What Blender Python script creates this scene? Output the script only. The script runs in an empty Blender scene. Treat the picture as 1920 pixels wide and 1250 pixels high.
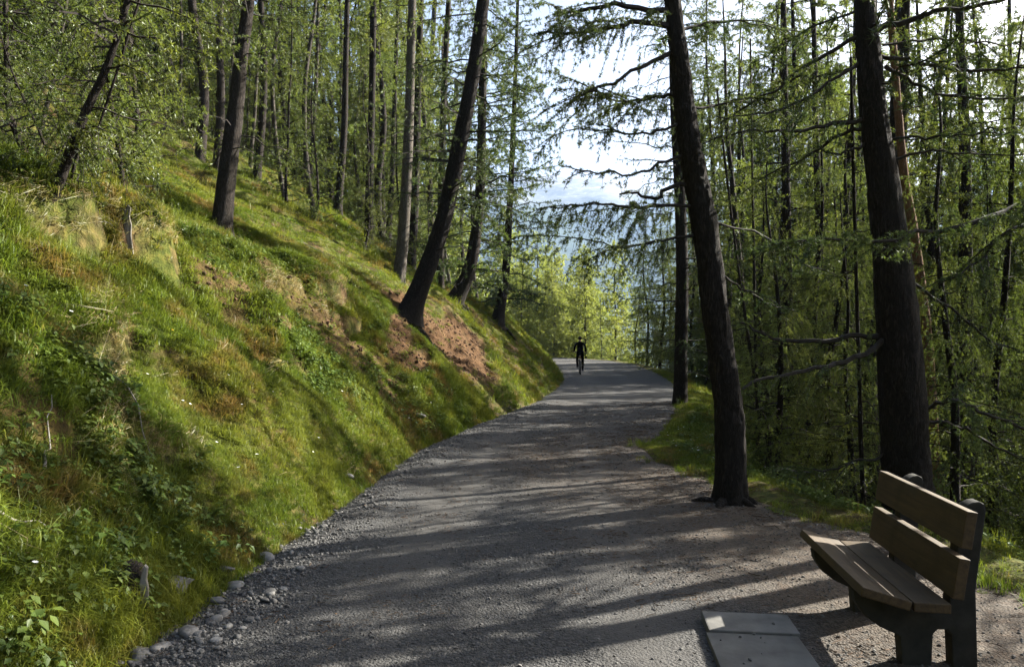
import bpy, math, random
import numpy as np
from mathutils import Vector

# ------------------------------------------------------------------ camera, sky, sun, exposure
SC = bpy.context.scene
COL = SC.collection
CAM_Z, HOR, F = 1.6, 637.0, 1440.0
cam_d = bpy.data.cameras.new('camera'); cam = bpy.data.objects.new('camera', cam_d); COL.objects.link(cam)
cam.location = (0, 0, CAM_Z); cam.rotation_euler = (math.pi / 2, 0, 0)
cam_d.sensor_width = 36; cam_d.lens = 27; cam_d.shift_y = 12 / 1920
cam_d.clip_start = 0.05; cam_d.clip_end = 20000
SC.camera = cam
SUN_AZ, SUN_EL = 63.4, 29.0
w = bpy.data.worlds.new('World'); SC.world = w; w.use_nodes = True
_s = w.node_tree.nodes.new('ShaderNodeTexSky'); _s.sky_type = 'NISHITA'; _s.sun_disc = False; _s.dust_density = 5.0; _s.air_density = 0.8; _s.ozone_density = 0.3
_s.sun_elevation = math.radians(SUN_EL); _s.sun_rotation = math.radians(SUN_AZ)
w.node_tree.links.new(_s.outputs[0], w.node_tree.nodes['Background'].inputs[0])
w.node_tree.nodes['Background'].inputs[1].default_value = 0.05
sl = bpy.data.lights.new('sun', 'SUN'); sun = bpy.data.objects.new('sun', sl); COL.objects.link(sun)
sl.energy = 5.0; sl.angle = math.radians(0.5); sl.color = (1.0, 0.945, 0.84)
_a, _e = math.radians(SUN_AZ), math.radians(SUN_EL)
SUN_DIR = Vector((math.sin(_a) * math.cos(_e), math.cos(_a) * math.cos(_e), math.sin(_e)))
sun.rotation_euler = SUN_DIR.to_track_quat('Z', 'Y').to_euler(); sun.location = (20, 10, 30)
vs = SC.view_settings; vs.view_transform = 'Standard'; vs.look = 'None'; vs.gamma = 1; vs.use_curve_mapping = False
vs.exposure = 2.45
SC.render.engine = 'CYCLES'
cy = SC.cycles
cy.max_bounces = 4; cy.diffuse_bounces = 1; cy.glossy_bounces = 1; cy.transmission_bounces = 3; cy.volume_bounces = 0
cy.caustics_reflective = False; cy.caustics_refractive = False
cy.use_denoising = True

RS = np.random.RandomState
rng = RS(11)

# ------------------------------------------------------------------ noise and terrain shape
def _hash(i, j, k):
    n = (i * 374761393 + j * 668265263 + k * 2147483647) & 0xffffffff
    n = ((n ^ (n >> 13)) * 1274126177) & 0xffffffff
    return ((n ^ (n >> 16)) & 0xffff) / 65535.0
def vnoise(x, y, z=0):
    x = np.asarray(x, float); y = np.asarray(y, float)
    i = np.floor(x).astype(np.int64); j = np.floor(y).astype(np.int64)
    u = x - i; v = y - j
    u = u * u * (3 - 2 * u); v = v * v * (3 - 2 * v)
    a = _hash(i, j, z); b = _hash(i + 1, j, z); c = _hash(i, j + 1, z); d = _hash(i + 1, j + 1, z)
    return (a + (b - a) * u) * (1 - v) + (c + (d - c) * u) * v
def fbm(x, y, o=4, z=0):
    s = 0; a = 0.5; f = 1.0
    for q in range(o):
        s = s + a * (vnoise(x * f + 17.3 * q, y * f - 9.1 * q, z + q) - 0.5); a *= 0.5; f *= 2.03
    return s * 2          # about -1..1
def sstep(a, b, x):
    t = np.clip((x - a) / (b - a), 0, 1); return t * t * (3 - 2 * t)

LEFT = np.array([(-2.3, -12), (-2.1, 2), (-1.98, 3.76), (-1.91, 5.1), (-1.69, 7.6), (-1.42, 11.3), (-.63, 15), (.4, 19), (1.38, 24.8), (1.95, 30), (2.3, 38), (2.5, 46), (1.4, 57), (-4, 67), (-18, 73), (-60, 80)], float)
RIGHT = np.array([(3.7, -12), (3.6, 2), (3.5, 4), (3.25, 5.2), (3.0, 6.5), (2.5, 7.7), (2.35, 9.1), (1.95, 10.3), (1.95, 11.4), (2.7, 13.5), (3.6, 17), (4.3, 19.8), (5.2, 24), (6.15, 29.5), (7.3, 40), (8.0, 50), (7.6, 60), (4, 71), (-4, 78), (-18, 84), (-60, 92)], float)
def sdist(poly, x, y):
    """signed distance to a polyline, positive on its left"""
    best = np.full(x.shape, 1e18); sg = np.ones(x.shape)
    for (ax, ay), (bx, by) in zip(poly[:-1], poly[1:]):
        dx, dy = bx - ax, by - ay
        t = np.clip(((x - ax) * dx + (y - ay) * dy) / (dx * dx + dy * dy), 0, 1)
        d = (x - ax - t * dx) ** 2 + (y - ay - t * dy) ** 2
        s = np.where(dx * (y - ay) - dy * (x - ax) >= 0, 1.0, -1.0)
        m = d < best - 1e-9
        best = np.where(m, d, best); sg = np.where(m, s, sg)
    return np.sqrt(best) * sg
def dists(x, y):
    x = np.asarray(x, float); y = np.asarray(y, float)
    return sdist(LEFT, x, y), -sdist(RIGHT, x, y)
# steps in the bank where the turf overhangs: (x, y, half width along y, drop)
LEDGES = [(-4.1, 7.1, .5, .5), (-3.88, 8.4, .6, .48), (-3.2, 6.2, .4, .16), (-2.55, 5.2, .5, .15), (-3.5, 11.3, .9, .22), (-3.05, 13.6, 1.1, .3)]
def height(x, y, detail=True):
    x = np.asarray(x, float); y = np.asarray(y, float)
    dl, dr = dists(x, y)
    k = 1 + .16 * fbm(x * .12, y * .16, 2, 3)
    wob = .28 * fbm(x * .7, y * .7, 3, 5) * sstep(.3, 1.2, dl) if detail else 0
    hb = np.interp((dl + wob) * k, [0, .12, .5, 1.2, 2.4, 3.0, 4, 8, 20, 60, 150, 400], [0, .14, .55, 1.22, 2.4, 2.85, 3.3, 5.6, 12.8, 37, 75, 90])
    hr = np.interp(dr, [0, .4, 1, 3, 10, 40, 90, 200, 600], [0, .03, -.16, -1.2, -4.9, -19, -42, -64, -70])
    z = hb + hr
    road = np.minimum(dl, dr * 1.0)
    if detail:
        a = sstep(0, .7, dl)
        z = z + a * (.17 * fbm(x * .9, y * .9, 3, 9) + .27 * (.5 - np.abs(fbm(x * 1.5, y * 1.25, 2, 15))) + .12 * (.5 - np.abs(fbm(x * 3.6, y * 3.3, 2, 25))) + .03 * fbm(x * 6, y * 6, 2, 21))
        z = z + sstep(0, .8, dr) * .12 * fbm(x * 1.2, y * 1.2, 4, 12)
        z = z + .022 * fbm(x * .5, y * 1.3, 3, 30)
        for lx, ly, hw, dp in LEDGES:
            g = np.exp(-((y - ly) / hw) ** 2)
            e = x - lx + .12 * np.sin(y * 5) + .1 * fbm(x * 3, y * 3, 2, 40)
            z = z + g * dp * (sstep(.03, -.05, e) * sstep(-1.3, -.2, e) - .45 * sstep(-.04, .03, e) * sstep(.7, .05, e))
    return z
_HC = {}
def hpt(x, y):
    k = (x, y)
    if k not in _HC: _HC[k] = float(height(np.array([x]), np.array([y]))[0])
    return _HC[k]
def hit(px, py, y0=3.2, y1=120):
    """where the sight line through a point of the photograph meets the ground"""
    Y = np.concatenate([np.arange(y0, 30, .03), np.arange(30, y1, .2)])
    X = (px - 960) / F * Y; Z = CAM_Z - (py - HOR) / F * Y
    g = height(X, Y) - Z
    i = int(np.argmax(g > 0)) if (g > 0).any() else len(Y) - 1
    return float(X[i]), float(Y[i]), float(Z[i])
def at(px, py, Y): return np.array([(px - 960) / F * Y, Y, CAM_Z - (py - HOR) / F * Y])

_more = []
for _px, _py, _hw, _dp in [(100, 800, .35, .22), (60, 690, .3, .18), (420, 565, .5, .22), (520, 600, .5, .22), (660, 615, .8, .32), (730, 650, .5, .26), (330, 700, .3, .15), (230, 830, .3, .17), (150, 960, .3, .16), (480, 760, .35, .15), (180, 640, .3, .16), (560, 690, .4, .16)]:
    _p = hit(_px, _py); _more.append((_p[0], _p[1], _hw, _dp))
LEDGES += [(p_, q_, r_, d_ * .65) for p_, q_, r_, d_ in _more]; _HC.clear()

# ------------------------------------------------------------------ object helpers
def tag(o, label=None, cat=None, group=None, kind=None):
    if label: o['label'] = label
    if cat: o['category'] = cat
    if group: o['group'] = group
    if kind: o['kind'] = kind
    return o
def empty(name, loc, rz=0):
    o = bpy.data.objects.new(name, None); COL.objects.link(o); o.location = loc; o.rotation_euler = (0, 0, rz); o.empty_display_size = .2
    return o
def mesh_np(name, V, T, mats, midx=None, tint=None, smooth=True, quads=None):
    me = bpy.data.meshes.new(name)
    V = np.asarray(V, np.float32)
    T = np.asarray(T, np.int32) if T is not None and len(T) else np.zeros((0, 3), np.int32)
    Q = np.asarray(quads, np.int32) if quads is not None and len(quads) else np.zeros((0, 4), np.int32)
    me.vertices.add(len(V)); me.vertices.foreach_set('co', V.ravel())
    nl = T.size + Q.size
    me.loops.add(nl); me.loops.foreach_set('vertex_index', np.concatenate([T.ravel(), Q.ravel()]).astype(np.int32))
    n = len(T) + len(Q)
    me.polygons.add(n)
    st = np.concatenate([np.arange(len(T)) * 3, T.size + np.arange(len(Q)) * 4]).astype(np.int32)
    me.polygons.foreach_set('loop_start', st)
    if midx is not None: me.polygons.foreach_set('material_index', np.asarray(midx, np.int32))
    me.polygons.foreach_set('use_smooth', np.full(n, smooth))
    for m in mats: me.materials.append(m)
    if tint is not None:
        at_ = me.attributes.new('tint', 'FLOAT', 'POINT'); at_.data.foreach_set('value', np.asarray(tint, np.float32))
    me.update(calc_edges=True); me.validate()
    return me
def obj(name, me, parent=None):
    o = bpy.data.objects.new(name, me); COL.objects.link(o)
    if parent: o.parent = parent
    return o
class MB:
    """collects triangles from many arrays, then makes one mesh"""
    def __init__(s): s.V, s.T, s.M, s.C, s.n = [], [], [], [], 0
    def add(s, V, T, mat=0, tint=.5):
        if not len(V): return
        s.V.append(np.asarray(V).reshape(-1, 3)); s.T.append(np.asarray(T).reshape(-1, 3) + s.n)
        s.M.append(np.full(len(s.T[-1]), mat)); m = len(s.V[-1])
        s.C.append(np.full(m, tint) if np.isscalar(tint) else np.asarray(tint)); s.n += m
    def mesh(s, name, mats, smooth=True):
        return mesh_np(name, np.concatenate(s.V), np.concatenate(s.T), mats, np.concatenate(s.M), np.concatenate(s.C), smooth)
def unit(v):
    return v / np.maximum(np.linalg.norm(v, axis=-1, keepdims=True), 1e-9)
def tubes(P, R, sides=3, ref=None, r_=None):
    """N curves of K points at once -> verts, tris"""
    N, K, _ = P.shape
    Tn = np.gradient(P, axis=1) if K > 2 else np.repeat((P[:, 1:2] - P[:, :1]), 2, axis=1)
    Tn = unit(Tn)
    if ref is None: ref = np.tile(np.array([.31, .17, .93]), (N, 1))
    A = unit(np.cross(Tn, ref[:, None, :])); B = np.cross(Tn, A)
    an = np.arange(sides) * 2 * np.pi / sides
    ring = A[:, :, None, :] * np.cos(an)[None, None, :, None] + B[:, :, None, :] * np.sin(an)[None, None, :, None]
    V = P[:, :, None, :] + ring * R[:, :, None, None]
    idx = np.arange(N * K * sides).reshape(N, K, sides)
    a = idx[:, :-1, :]; b = np.roll(a, -1, axis=2); c = idx[:, 1:, :]; d = np.roll(c, -1, axis=2)
    T = np.concatenate([np.stack([a, b, d], -1).reshape(-1, 3), np.stack([a, d, c], -1).reshape(-1, 3)])
    return V.reshape(-1, 3), T
def catmull(P, n):
    P = np.asarray(P, float); Q = np.vstack([2 * P[0] - P[1], P, 2 * P[-1] - P[-2]])
    out = []
    for s in np.linspace(0, len(P) - 1, n):
        i = min(int(s), len(P) - 2); t = s - i
        a, b, c, d = Q[i:i + 4]
        out.append(.5 * (2 * b + (c - a) * t + (2 * a - 5 * b + 4 * c - d) * t * t + (3 * b - a - 3 * c + d) * t ** 3))
    return np.array(out)
def needles(mb, Cn, Tn, rs, n, ln, wd, tint, mat=1, up=.15):
    """a tuft of N thin needles round every centre"""
    N = len(Cn)
    if not N: return
    D = unit(rs.normal(size=(N, n, 3)) + Tn[:, None, :] * .35 + np.array([0, 0, up]))
    S = unit(np.cross(D, rs.normal(size=(N, n, 3)))) * (wd * rs.uniform(.7, 1.3, (N, n, 1)))
    L = ln * rs.uniform(.65, 1.25, (N, n, 1))
    c = Cn[:, None, :]
    V = np.stack([c + D * L * .1 - S * .5, c + D * L * .1 + S * .5, c + D * L], 2)
    mb.add(V, np.arange(N * n * 3).reshape(-1, 3), mat, np.repeat(tint, n * 3))

# ------------------------------------------------------------------ materials
def new_mat(name):
    m = bpy.data.materials.new(name); m.use_nodes = True
    nt = m.node_tree; nt.nodes.clear()
    return m, nt, nt.nodes.new('ShaderNodeOutputMaterial')
class G:
    """small node helper"""
    def __init__(s, nt): s.nt = nt
    def n(s, t, **kw):
        nd = s.nt.nodes.new(t)
        for k, v in kw.items():
            if k.startswith('i_'):
                key = k[2:]; key = int(key) if key.isdigit() else key.replace('_', ' ')
                if isinstance(v, bpy.types.NodeSocket): s.nt.links.new(v, nd.inputs[key])
                else: nd.inputs[key].default_value = v
            else: setattr(nd, k, v)
        return nd
    def l(s, a, b): s.nt.links.new(a, b)
    def ramp(s, fac, stops):
        r = s.nt.nodes.new('ShaderNodeValToRGB'); el = r.color_ramp.elements
        while len(el) < len(stops): el.new(.5)
        for e, (p, c) in zip(el, stops): e.position = p; e.color = (*c, 1) if len(c) == 3 else c
        s.l(fac, r.inputs[0]); return r.outputs[0]
    def noise(s, vec, scale, detail=4, rough=.55, dist=0):
        nd = s.n('ShaderNodeTexNoise', i_Scale=scale, i_Detail=detail, i_Roughness=rough, i_Distortion=dist)
        if vec is not None: s.l(vec, nd.inputs['Vector'])
        return nd.outputs['Fac']
    def mix(s, fac, a, b, mode='MIX'):
        nd = s.n('ShaderNodeMix', data_type='RGBA', blend_type=mode)
        for k, v in ((0, fac), (6, a), (7, b)):
            if isinstance(v, bpy.types.NodeSocket): s.l(v, nd.inputs[k])
            else: nd.inputs[k].default_value = v if not isinstance(v, tuple) or len(v) == 4 else (*v, 1)
        return nd.outputs[2]
    def math(s, op, a, b=0., clamp=False):
        nd = s.n('ShaderNodeMath', operation=op, use_clamp=clamp)
        for k, v in ((0, a), (1, b)):
            if isinstance(v, bpy.types.NodeSocket): s.l(v, nd.inputs[k])
            else: nd.inputs[k].default_value = v
        return nd.outputs[0]

def leafy(name, dark, light, yellow, trans=.45, pos_scale=.6, brown=None, gloss=.04, hue_obj=True):
    """thin needles or blades: diffuse plus light let through"""
    m, nt, out = new_mat(name); g = G(nt)
    tint = g.n('ShaderNodeAttribute', attribute_name='tint').outputs['Fac']
    pos = g.n('ShaderNodeNewGeometry').outputs['Position']
    oi = g.n('ShaderNodeObjectInfo').outputs['Random']
    c = g.mix(tint, dark, light)
    nz = g.noise(pos, pos_scale, 3)
    f = g.math('MULTIPLY', g.math('SUBTRACT', nz, .42, True), 2.6, True)
    c = g.mix(f, c, yellow)
    if brown:
        b = g.noise(pos, 1.1, 5, .62)
        b2 = g.math('MULTIPLY', g.math('SUBTRACT', b, .52, True), 9, True)
        b3 = g.math('MULTIPLY', b2, g.math('ADD', .35, g.math('MULTIPLY', oi, .8), True), True)
        c = g.mix(b3, c, brown)
    hs = g.n('ShaderNodeHueSaturation')
    g.l(c, hs.inputs['Color']); g.l(g.math('ADD', .72, g.math('MULTIPLY', oi, .5)), hs.inputs['Value'])
    c = hs.outputs[0]
    d = g.n('ShaderNodeBsdfDiffuse'); g.l(c, d.inputs[0])
    t = g.n('ShaderNodeBsdfTranslucent'); g.l(g.mix(.5, c, (1.25, 1.15, .6), 'MULTIPLY'), t.inputs[0])
    mx = g.n('ShaderNodeMixShader', i_0=trans); g.l(d.outputs[0], mx.inputs[1]); g.l(t.outputs[0], mx.inputs[2])
    gl = g.n('ShaderNodeBsdfGlossy', i_Roughness=.45); gl.inputs[0].default_value = (.8, .85, .8, 1)
    m2 = g.n('ShaderNodeMixShader', i_0=gloss); g.l(mx.outputs[0], m2.inputs[1]); g.l(gl.outputs[0], m2.inputs[2])
    g.l(m2.outputs[0], out.inputs[0])
    return m
def bark(name, lo, hi, sc=1.0, bump=.8):
    m, nt, out = new_mat(name); g = G(nt)
    tc = g.n('ShaderNodeTexCoord').outputs['Object']
    mp = g.n('ShaderNodeMapping'); g.l(tc, mp.inputs[0]); mp.inputs['Scale'].default_value = (30 * sc, 30 * sc, 6.5 * sc)
    n1 = g.noise(mp.outputs[0], 1.0, 7, .68, .8); n3 = g.noise(mp.outputs[0], 3.1, 5, .7, .3); n2 = g.noise(tc, 1.8, 4)
    rid = g.math('ABSOLUTE', g.math('SUBTRACT', n1, .5))
    f = g.math('ADD', g.math('MULTIPLY', g.math('MULTIPLY', rid, 4.5, True), .55), g.math('MULTIPLY', n3, .5), True)
    c = g.ramp(f, [(.22, lo), (.5, tuple((p + q) * .42 for p, q in zip(lo, hi))), (.85, hi)])
    c = g.mix(g.math('MULTIPLY', g.math('SUBTRACT', n2, .45, True), 1.8, True), c, (lo[0] * 2.2, lo[1] * 2.6, lo[2] * 2.0))
    oi = g.n('ShaderNodeObjectInfo').outputs['Random']
    hs = g.n('ShaderNodeHueSaturation'); g.l(c, hs.inputs['Color']); g.l(g.math('ADD', .7, g.math('MULTIPLY', oi, .6)), hs.inputs['Value'])
    p = g.n('ShaderNodeBsdfPrincipled', i_Roughness=.92); p.inputs['Specular IOR Level'].default_value = .15
    g.l(hs.outputs[0], p.inputs['Base Color'])
    b = g.n('ShaderNodeBump', i_Strength=bump, i_Distance=.035); g.l(f, b.inputs['Height']); g.l(b.outputs[0], p.inputs['Normal'])
    g.l(p.outputs[0], out.inputs[0])
    return m
def plain(name, col, rough=.7, var=.25, sc=8, bump=.0, spec=.3):
    m, nt, out = new_mat(name); g = G(nt)
    tc = g.n('ShaderNodeTexCoord').outputs['Object']
    n1 = g.noise(tc, sc, 5, .6)
    lo = tuple(c * (1 - var) for c in col); hi = tuple(c * (1 + var) for c in col)
    c = g.ramp(n1, [(.3, lo), (.7, hi)])
    oi = g.n('ShaderNodeObjectInfo').outputs['Random']
    hs = g.n('ShaderNodeHueSaturation'); g.l(c, hs.inputs['Color']); g.l(g.math('ADD', 1 - var, g.math('MULTIPLY', oi, 2 * var)), hs.inputs['Value'])
    p = g.n('ShaderNodeBsdfPrincipled', i_Roughness=rough); p.inputs['Specular IOR Level'].default_value = spec
    g.l(hs.outputs[0], p.inputs['Base Color'])
    if bump:
        b = g.n('ShaderNodeBump', i_Strength=bump, i_Distance=.01); g.l(n1, b.inputs['Height']); g.l(b.outputs[0], p.inputs['Normal'])
    g.l(p.outputs[0], out.inputs[0])
    return m

M = {}
M['bark'] = bark('larch bark', (.009, .007, .0058), (.075, .062, .052))
M['bark_pale_sunlit'] = bark('pale bark', (.03, .026, .022), (.19, .165, .14))  # own tone of pale stems; on sunlit larches it carries the sun
M['bark_orange_sunlit'] = bark('sunlit orange bark', (.07, .035, .018), (.26, .145, .08))  # warm sunlight on a slope trunk, put into its bark colour
M['wood_dark'] = plain('branch wood', (.026, .021, .017), .9, .3, 20)
M['twig_brown'] = plain('dead twig', (.10, .07, .045), .9, .3, 20)
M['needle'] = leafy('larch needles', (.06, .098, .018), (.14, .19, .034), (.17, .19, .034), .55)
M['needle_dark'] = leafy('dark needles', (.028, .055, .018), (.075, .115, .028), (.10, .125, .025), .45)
M['needle_sunlit'] = leafy('sunlit needles', (.17, .225, .045), (.28, .33, .08), (.29, .32, .08), .68, .2)  # brighter copy of the larch needles, the stand's sunlight put into its colour
M['grass'] = leafy('grass', (.06, .10, .010), (.145, .195, .022), (.21, .215, .032), .45, .8, brown=(.19, .12, .04), gloss=.015)
M['grass_dry'] = leafy('dry grass', (.13, .095, .03), (.22, .165, .055), (.17, .165, .04), .35, .8)
M['herb'] = leafy('herb leaves', (.045, .085, .014), (.11, .155, .028), (.13, .155, .03), .4, 1.0, gloss=.02)
M['flower_white'] = plain('white petals', (.75, .75, .70), .6, .1)
M['flower_yellow'] = plain('yellow petals', (.75, .45, .03), .6, .1)

def ground_material():
    m, nt, out = new_mat('forest floor'); g = G(nt)
    pos = g.n('ShaderNodeNewGeometry').outputs['Position']
    soil = g.n('ShaderNodeAttribute', attribute_name='tint').outputs['Fac']
    n1 = g.noise(pos, 1.3, 6, .62); n2 = g.noise(pos, 9, 5, .65); n3 = g.noise(pos, 45, 3, .6)
    moss = g.ramp(n2, [(.3, (.018, .024, .005)), (.5, (.05, .06, .010)), (.72, (.11, .10, .022))])
    litter = g.ramp(n2, [(.3, (.03, .019, .010)), (.55, (.085, .052, .026)), (.75, (.15, .095, .05))])
    c = g.mix(g.math('MULTIPLY', g.math('SUBTRACT', n1, .46, True), 5, True), moss, litter)
    earth = g.ramp(g.math('ADD', g.math('MULTIPLY', n2, .6), g.math('MULTIPLY', n3, .4)), [(.3, (.02, .011, .006)), (.5, (.072, .039, .017)), (.72, (.15, .086, .042))])
    c = g.mix(soil, c, earth)
    p = g.n('ShaderNodeBsdfPrincipled', i_Roughness=.95); p.inputs['Specular IOR Level'].default_value = .1
    g.l(c, p.inputs['Base Color'])
    b = g.n('ShaderNodeBump', i_Strength=.9, i_Distance=.05)
    g.l(g.math('ADD', n2, g.math('MULTIPLY', n3, .35)), b.inputs['Height']); g.l(b.outputs[0], p.inputs['Normal'])
    g.l(p.outputs[0], out.inputs[0])
    return m
M['ground'] = ground_material()
def path_material():
    m, nt, out = new_mat('gravel'); g = G(nt)
    pos = g.n('ShaderNodeNewGeometry').outputs['Position']
    dirt = g.n('ShaderNodeAttribute', attribute_name='tint').outputs['Fac']
    n0 = g.noise(pos, .8, 4, .6); n1 = g.noise(pos, 7, 6, .68); n2 = g.noise(pos, 60, 4, .7)
    v = g.n('ShaderNodeTexVoronoi', i_Scale=55.); g.l(pos, v.inputs['Vector'])
    v2 = g.n('ShaderNodeTexVoronoi', i_Scale=120.); g.l(pos, v2.inputs['Vector'])
    vr = g.n('ShaderNodeSeparateColor'); g.l(v.outputs['Color'], vr.inputs[0])
    f = g.math('ADD', g.math('MULTIPLY', vr.outputs[0], .5), g.math('MULTIPLY', n2, .5))
    grey = g.ramp(f, [(.2, (.021, .0213, .0218)), (.5, (.052, .052, .0517)), (.85, (.112, .111, .108))])
    brown = g.ramp(f, [(.2, (.028, .02, .013)), (.5, (.075, .056, .037)), (.85, (.13, .102, .072))])
    needle = g.ramp(n1, [(.35, (.024, .014, .008)), (.65, (.085, .048, .024))])
    df = g.math('ADD', dirt, g.math('MULTIPLY', g.math('SUBTRACT', n0, .5), .5), True)
    c = g.mix(df, grey, brown)
    trk = g.n('ShaderNodeAttribute', attribute_name='track').outputs['Fac']
    c = g.mix(g.math('MULTIPLY', trk, .75), c, (.066, .062, .056))
    lf = g.math('MULTIPLY', g.math('MULTIPLY', g.math('SUBTRACT', n1, .48, True), 5, True), g.math('MULTIPLY', df, .8), True)
    c = g.mix(lf, c, needle)
    c = g.mix(g.math('MULTIPLY', n0, .5), c, (.048, .046, .042))
    p = g.n('ShaderNodeBsdfPrincipled', i_Roughness=.9); p.inputs['Specular IOR Level'].default_value = .25
    g.l(c, p.inputs['Base Color'])
    hgt = g.math('ADD', g.math('MULTIPLY', v.outputs['Distance'], -.8), g.math('ADD', g.math('MULTIPLY', v2.outputs['Distance'], -.4), g.math('MULTIPLY', n1, 1.1)))
    b = g.n('ShaderNodeBump', i_Distance=.022); g.l(g.math('SUBTRACT', .9, g.math('MULTIPLY', g.math('MAXIMUM', trk, g.math('MULTIPLY', dirt, .7)), .55)), b.inputs['Strength']); g.l(hgt, b.inputs['Height']); g.l(b.outputs[0], p.inputs['Normal'])
    g.l(p.outputs[0], out.inputs[0])
    return m
M['path'] = path_material()
def mountain_material():
    m, nt, out = new_mat('wooded mountain'); g = G(nt)
    pos = g.n('ShaderNodeNewGeometry').outputs['Position']
    sx = g.n('ShaderNodeSeparateXYZ'); g.l(pos, sx.inputs[0])
    n1 = g.noise(pos, .006, 6, .65); n2 = g.noise(pos, .03, 5, .65)
    wood = g.ramp(n2, [(.3, (.015, .025, .012)), (.7, (.05, .065, .03))])
    rock = g.ramp(n2, [(.3, (.10, .10, .085)), (.62, (.22, .21, .19)), (.72, (.6, .6, .6))])
    hz = g.math('ADD', g.math('DIVIDE', sx.outputs[2], 700.), g.math('MULTIPLY', g.math('SUBTRACT', n1, .5), .6))
    c = g.mix(g.math('MULTIPLY', g.math('SUBTRACT', hz, .62, True), 4, True), wood, rock)
    p = g.n('ShaderNodeBsdfPrincipled', i_Roughness=.95); p.inputs['Specular IOR Level'].default_value = .05
    g.l(c, p.inputs['Base Color']); g.l(p.outputs[0], out.inputs[0])
    return m
M['mountain'] = mountain_material()

# ------------------------------------------------------------------ the setting
def axis(dense, lo, hi, g=1.12):
    a = list(dense); s = a[1] - a[0]; left = []
    x = a[0]; st = s
    while x > lo: st *= g; x -= st; left.append(x)
    x = a[-1]; st = a[-1] - a[-2]
    while x < hi: st *= g; x += st; a.append(x)
    return np.array(left[::-1] + a)
def grid(xs, ys, zf):
    X, Y = np.meshgrid(xs, ys); sh = X.shape
    Z = zf(X.ravel(), Y.ravel())
    V = np.stack([X.ravel(), Y.ravel(), Z], 1)
    i = np.arange(sh[0] * sh[1]).reshape(sh)
    Q = np.stack([i[:-1, :-1], i[:-1, 1:], i[1:, 1:], i[1:, :-1]], -1).reshape(-1, 4)
    return V, Q
# bare earth: (x, y, radius x, radius y)
SCARS = []
def scar_at(px, py, rx, ry, rz=1.0):
    p = hit(px, py); SCARS.append((p[0], p[1], rx, ry, rz)); return p
scar_at(800, 625, .75, 1.5); scar_at(880, 660, .7, 2.2); scar_at(760, 650, .5, 1.0); scar_at(700, 690, .6, 1.1, .5); scar_at(560, 580, .6, 1.1, .55); scar_at(430, 520, .45, .8, .6)
scar_at(60, 780, .25, .35, .6); scar_at(640, 620, .5, .9, .6)
def soil(x, y):
    s = np.zeros(x.shape)
    near = (y > 4) & (y < 30) & (x < 2) & (x > -9)
    if not near.all():
        s[near] = soil(x[near], y[near]) if near.any() else 0; return s
    n = fbm(x * 2.6, y * 1.6, 4, 51) * 1.5
    for cx, cy_, rx, ry, k in SCARS:
        d = ((x - cx) / rx) ** 2 + ((y - cy_) / ry) ** 2
        s = np.maximum(s, k * sstep(1.35, .5, d + n * .75))
    return s
xs = axis(np.arange(-7.5, 4.2, .085), -900, 1500, 1.09)
ys = axis(np.concatenate([np.arange(3.0, 14, .09), np.arange(14, 26, .14), np.arange(26, 34, .3), np.arange(32, 90, .7)]), -120, 2600, 1.09)
def tz(x, y):
    dl, dr = dists(x, y)
    ins = sstep(.05, -.12, dl) * sstep(.05, -.12, dr)
    sl_ = soil(x, y)
    return height(x, y) - .07 * ins + sl_ * (.12 * (fbm(x * 2.6 + y, y * 2.6 - x, 3, 91) - .3) - .10 * np.abs(fbm(x * 3.5, y * 1.1, 3, 93)))
V, Q = grid(xs, ys, tz)
ter = obj('terrain', mesh_np('terrain', V, None, [M['ground']], None, soil(V[:, 0], V[:, 1]), True, Q)); tag(ter, kind='structure')

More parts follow.
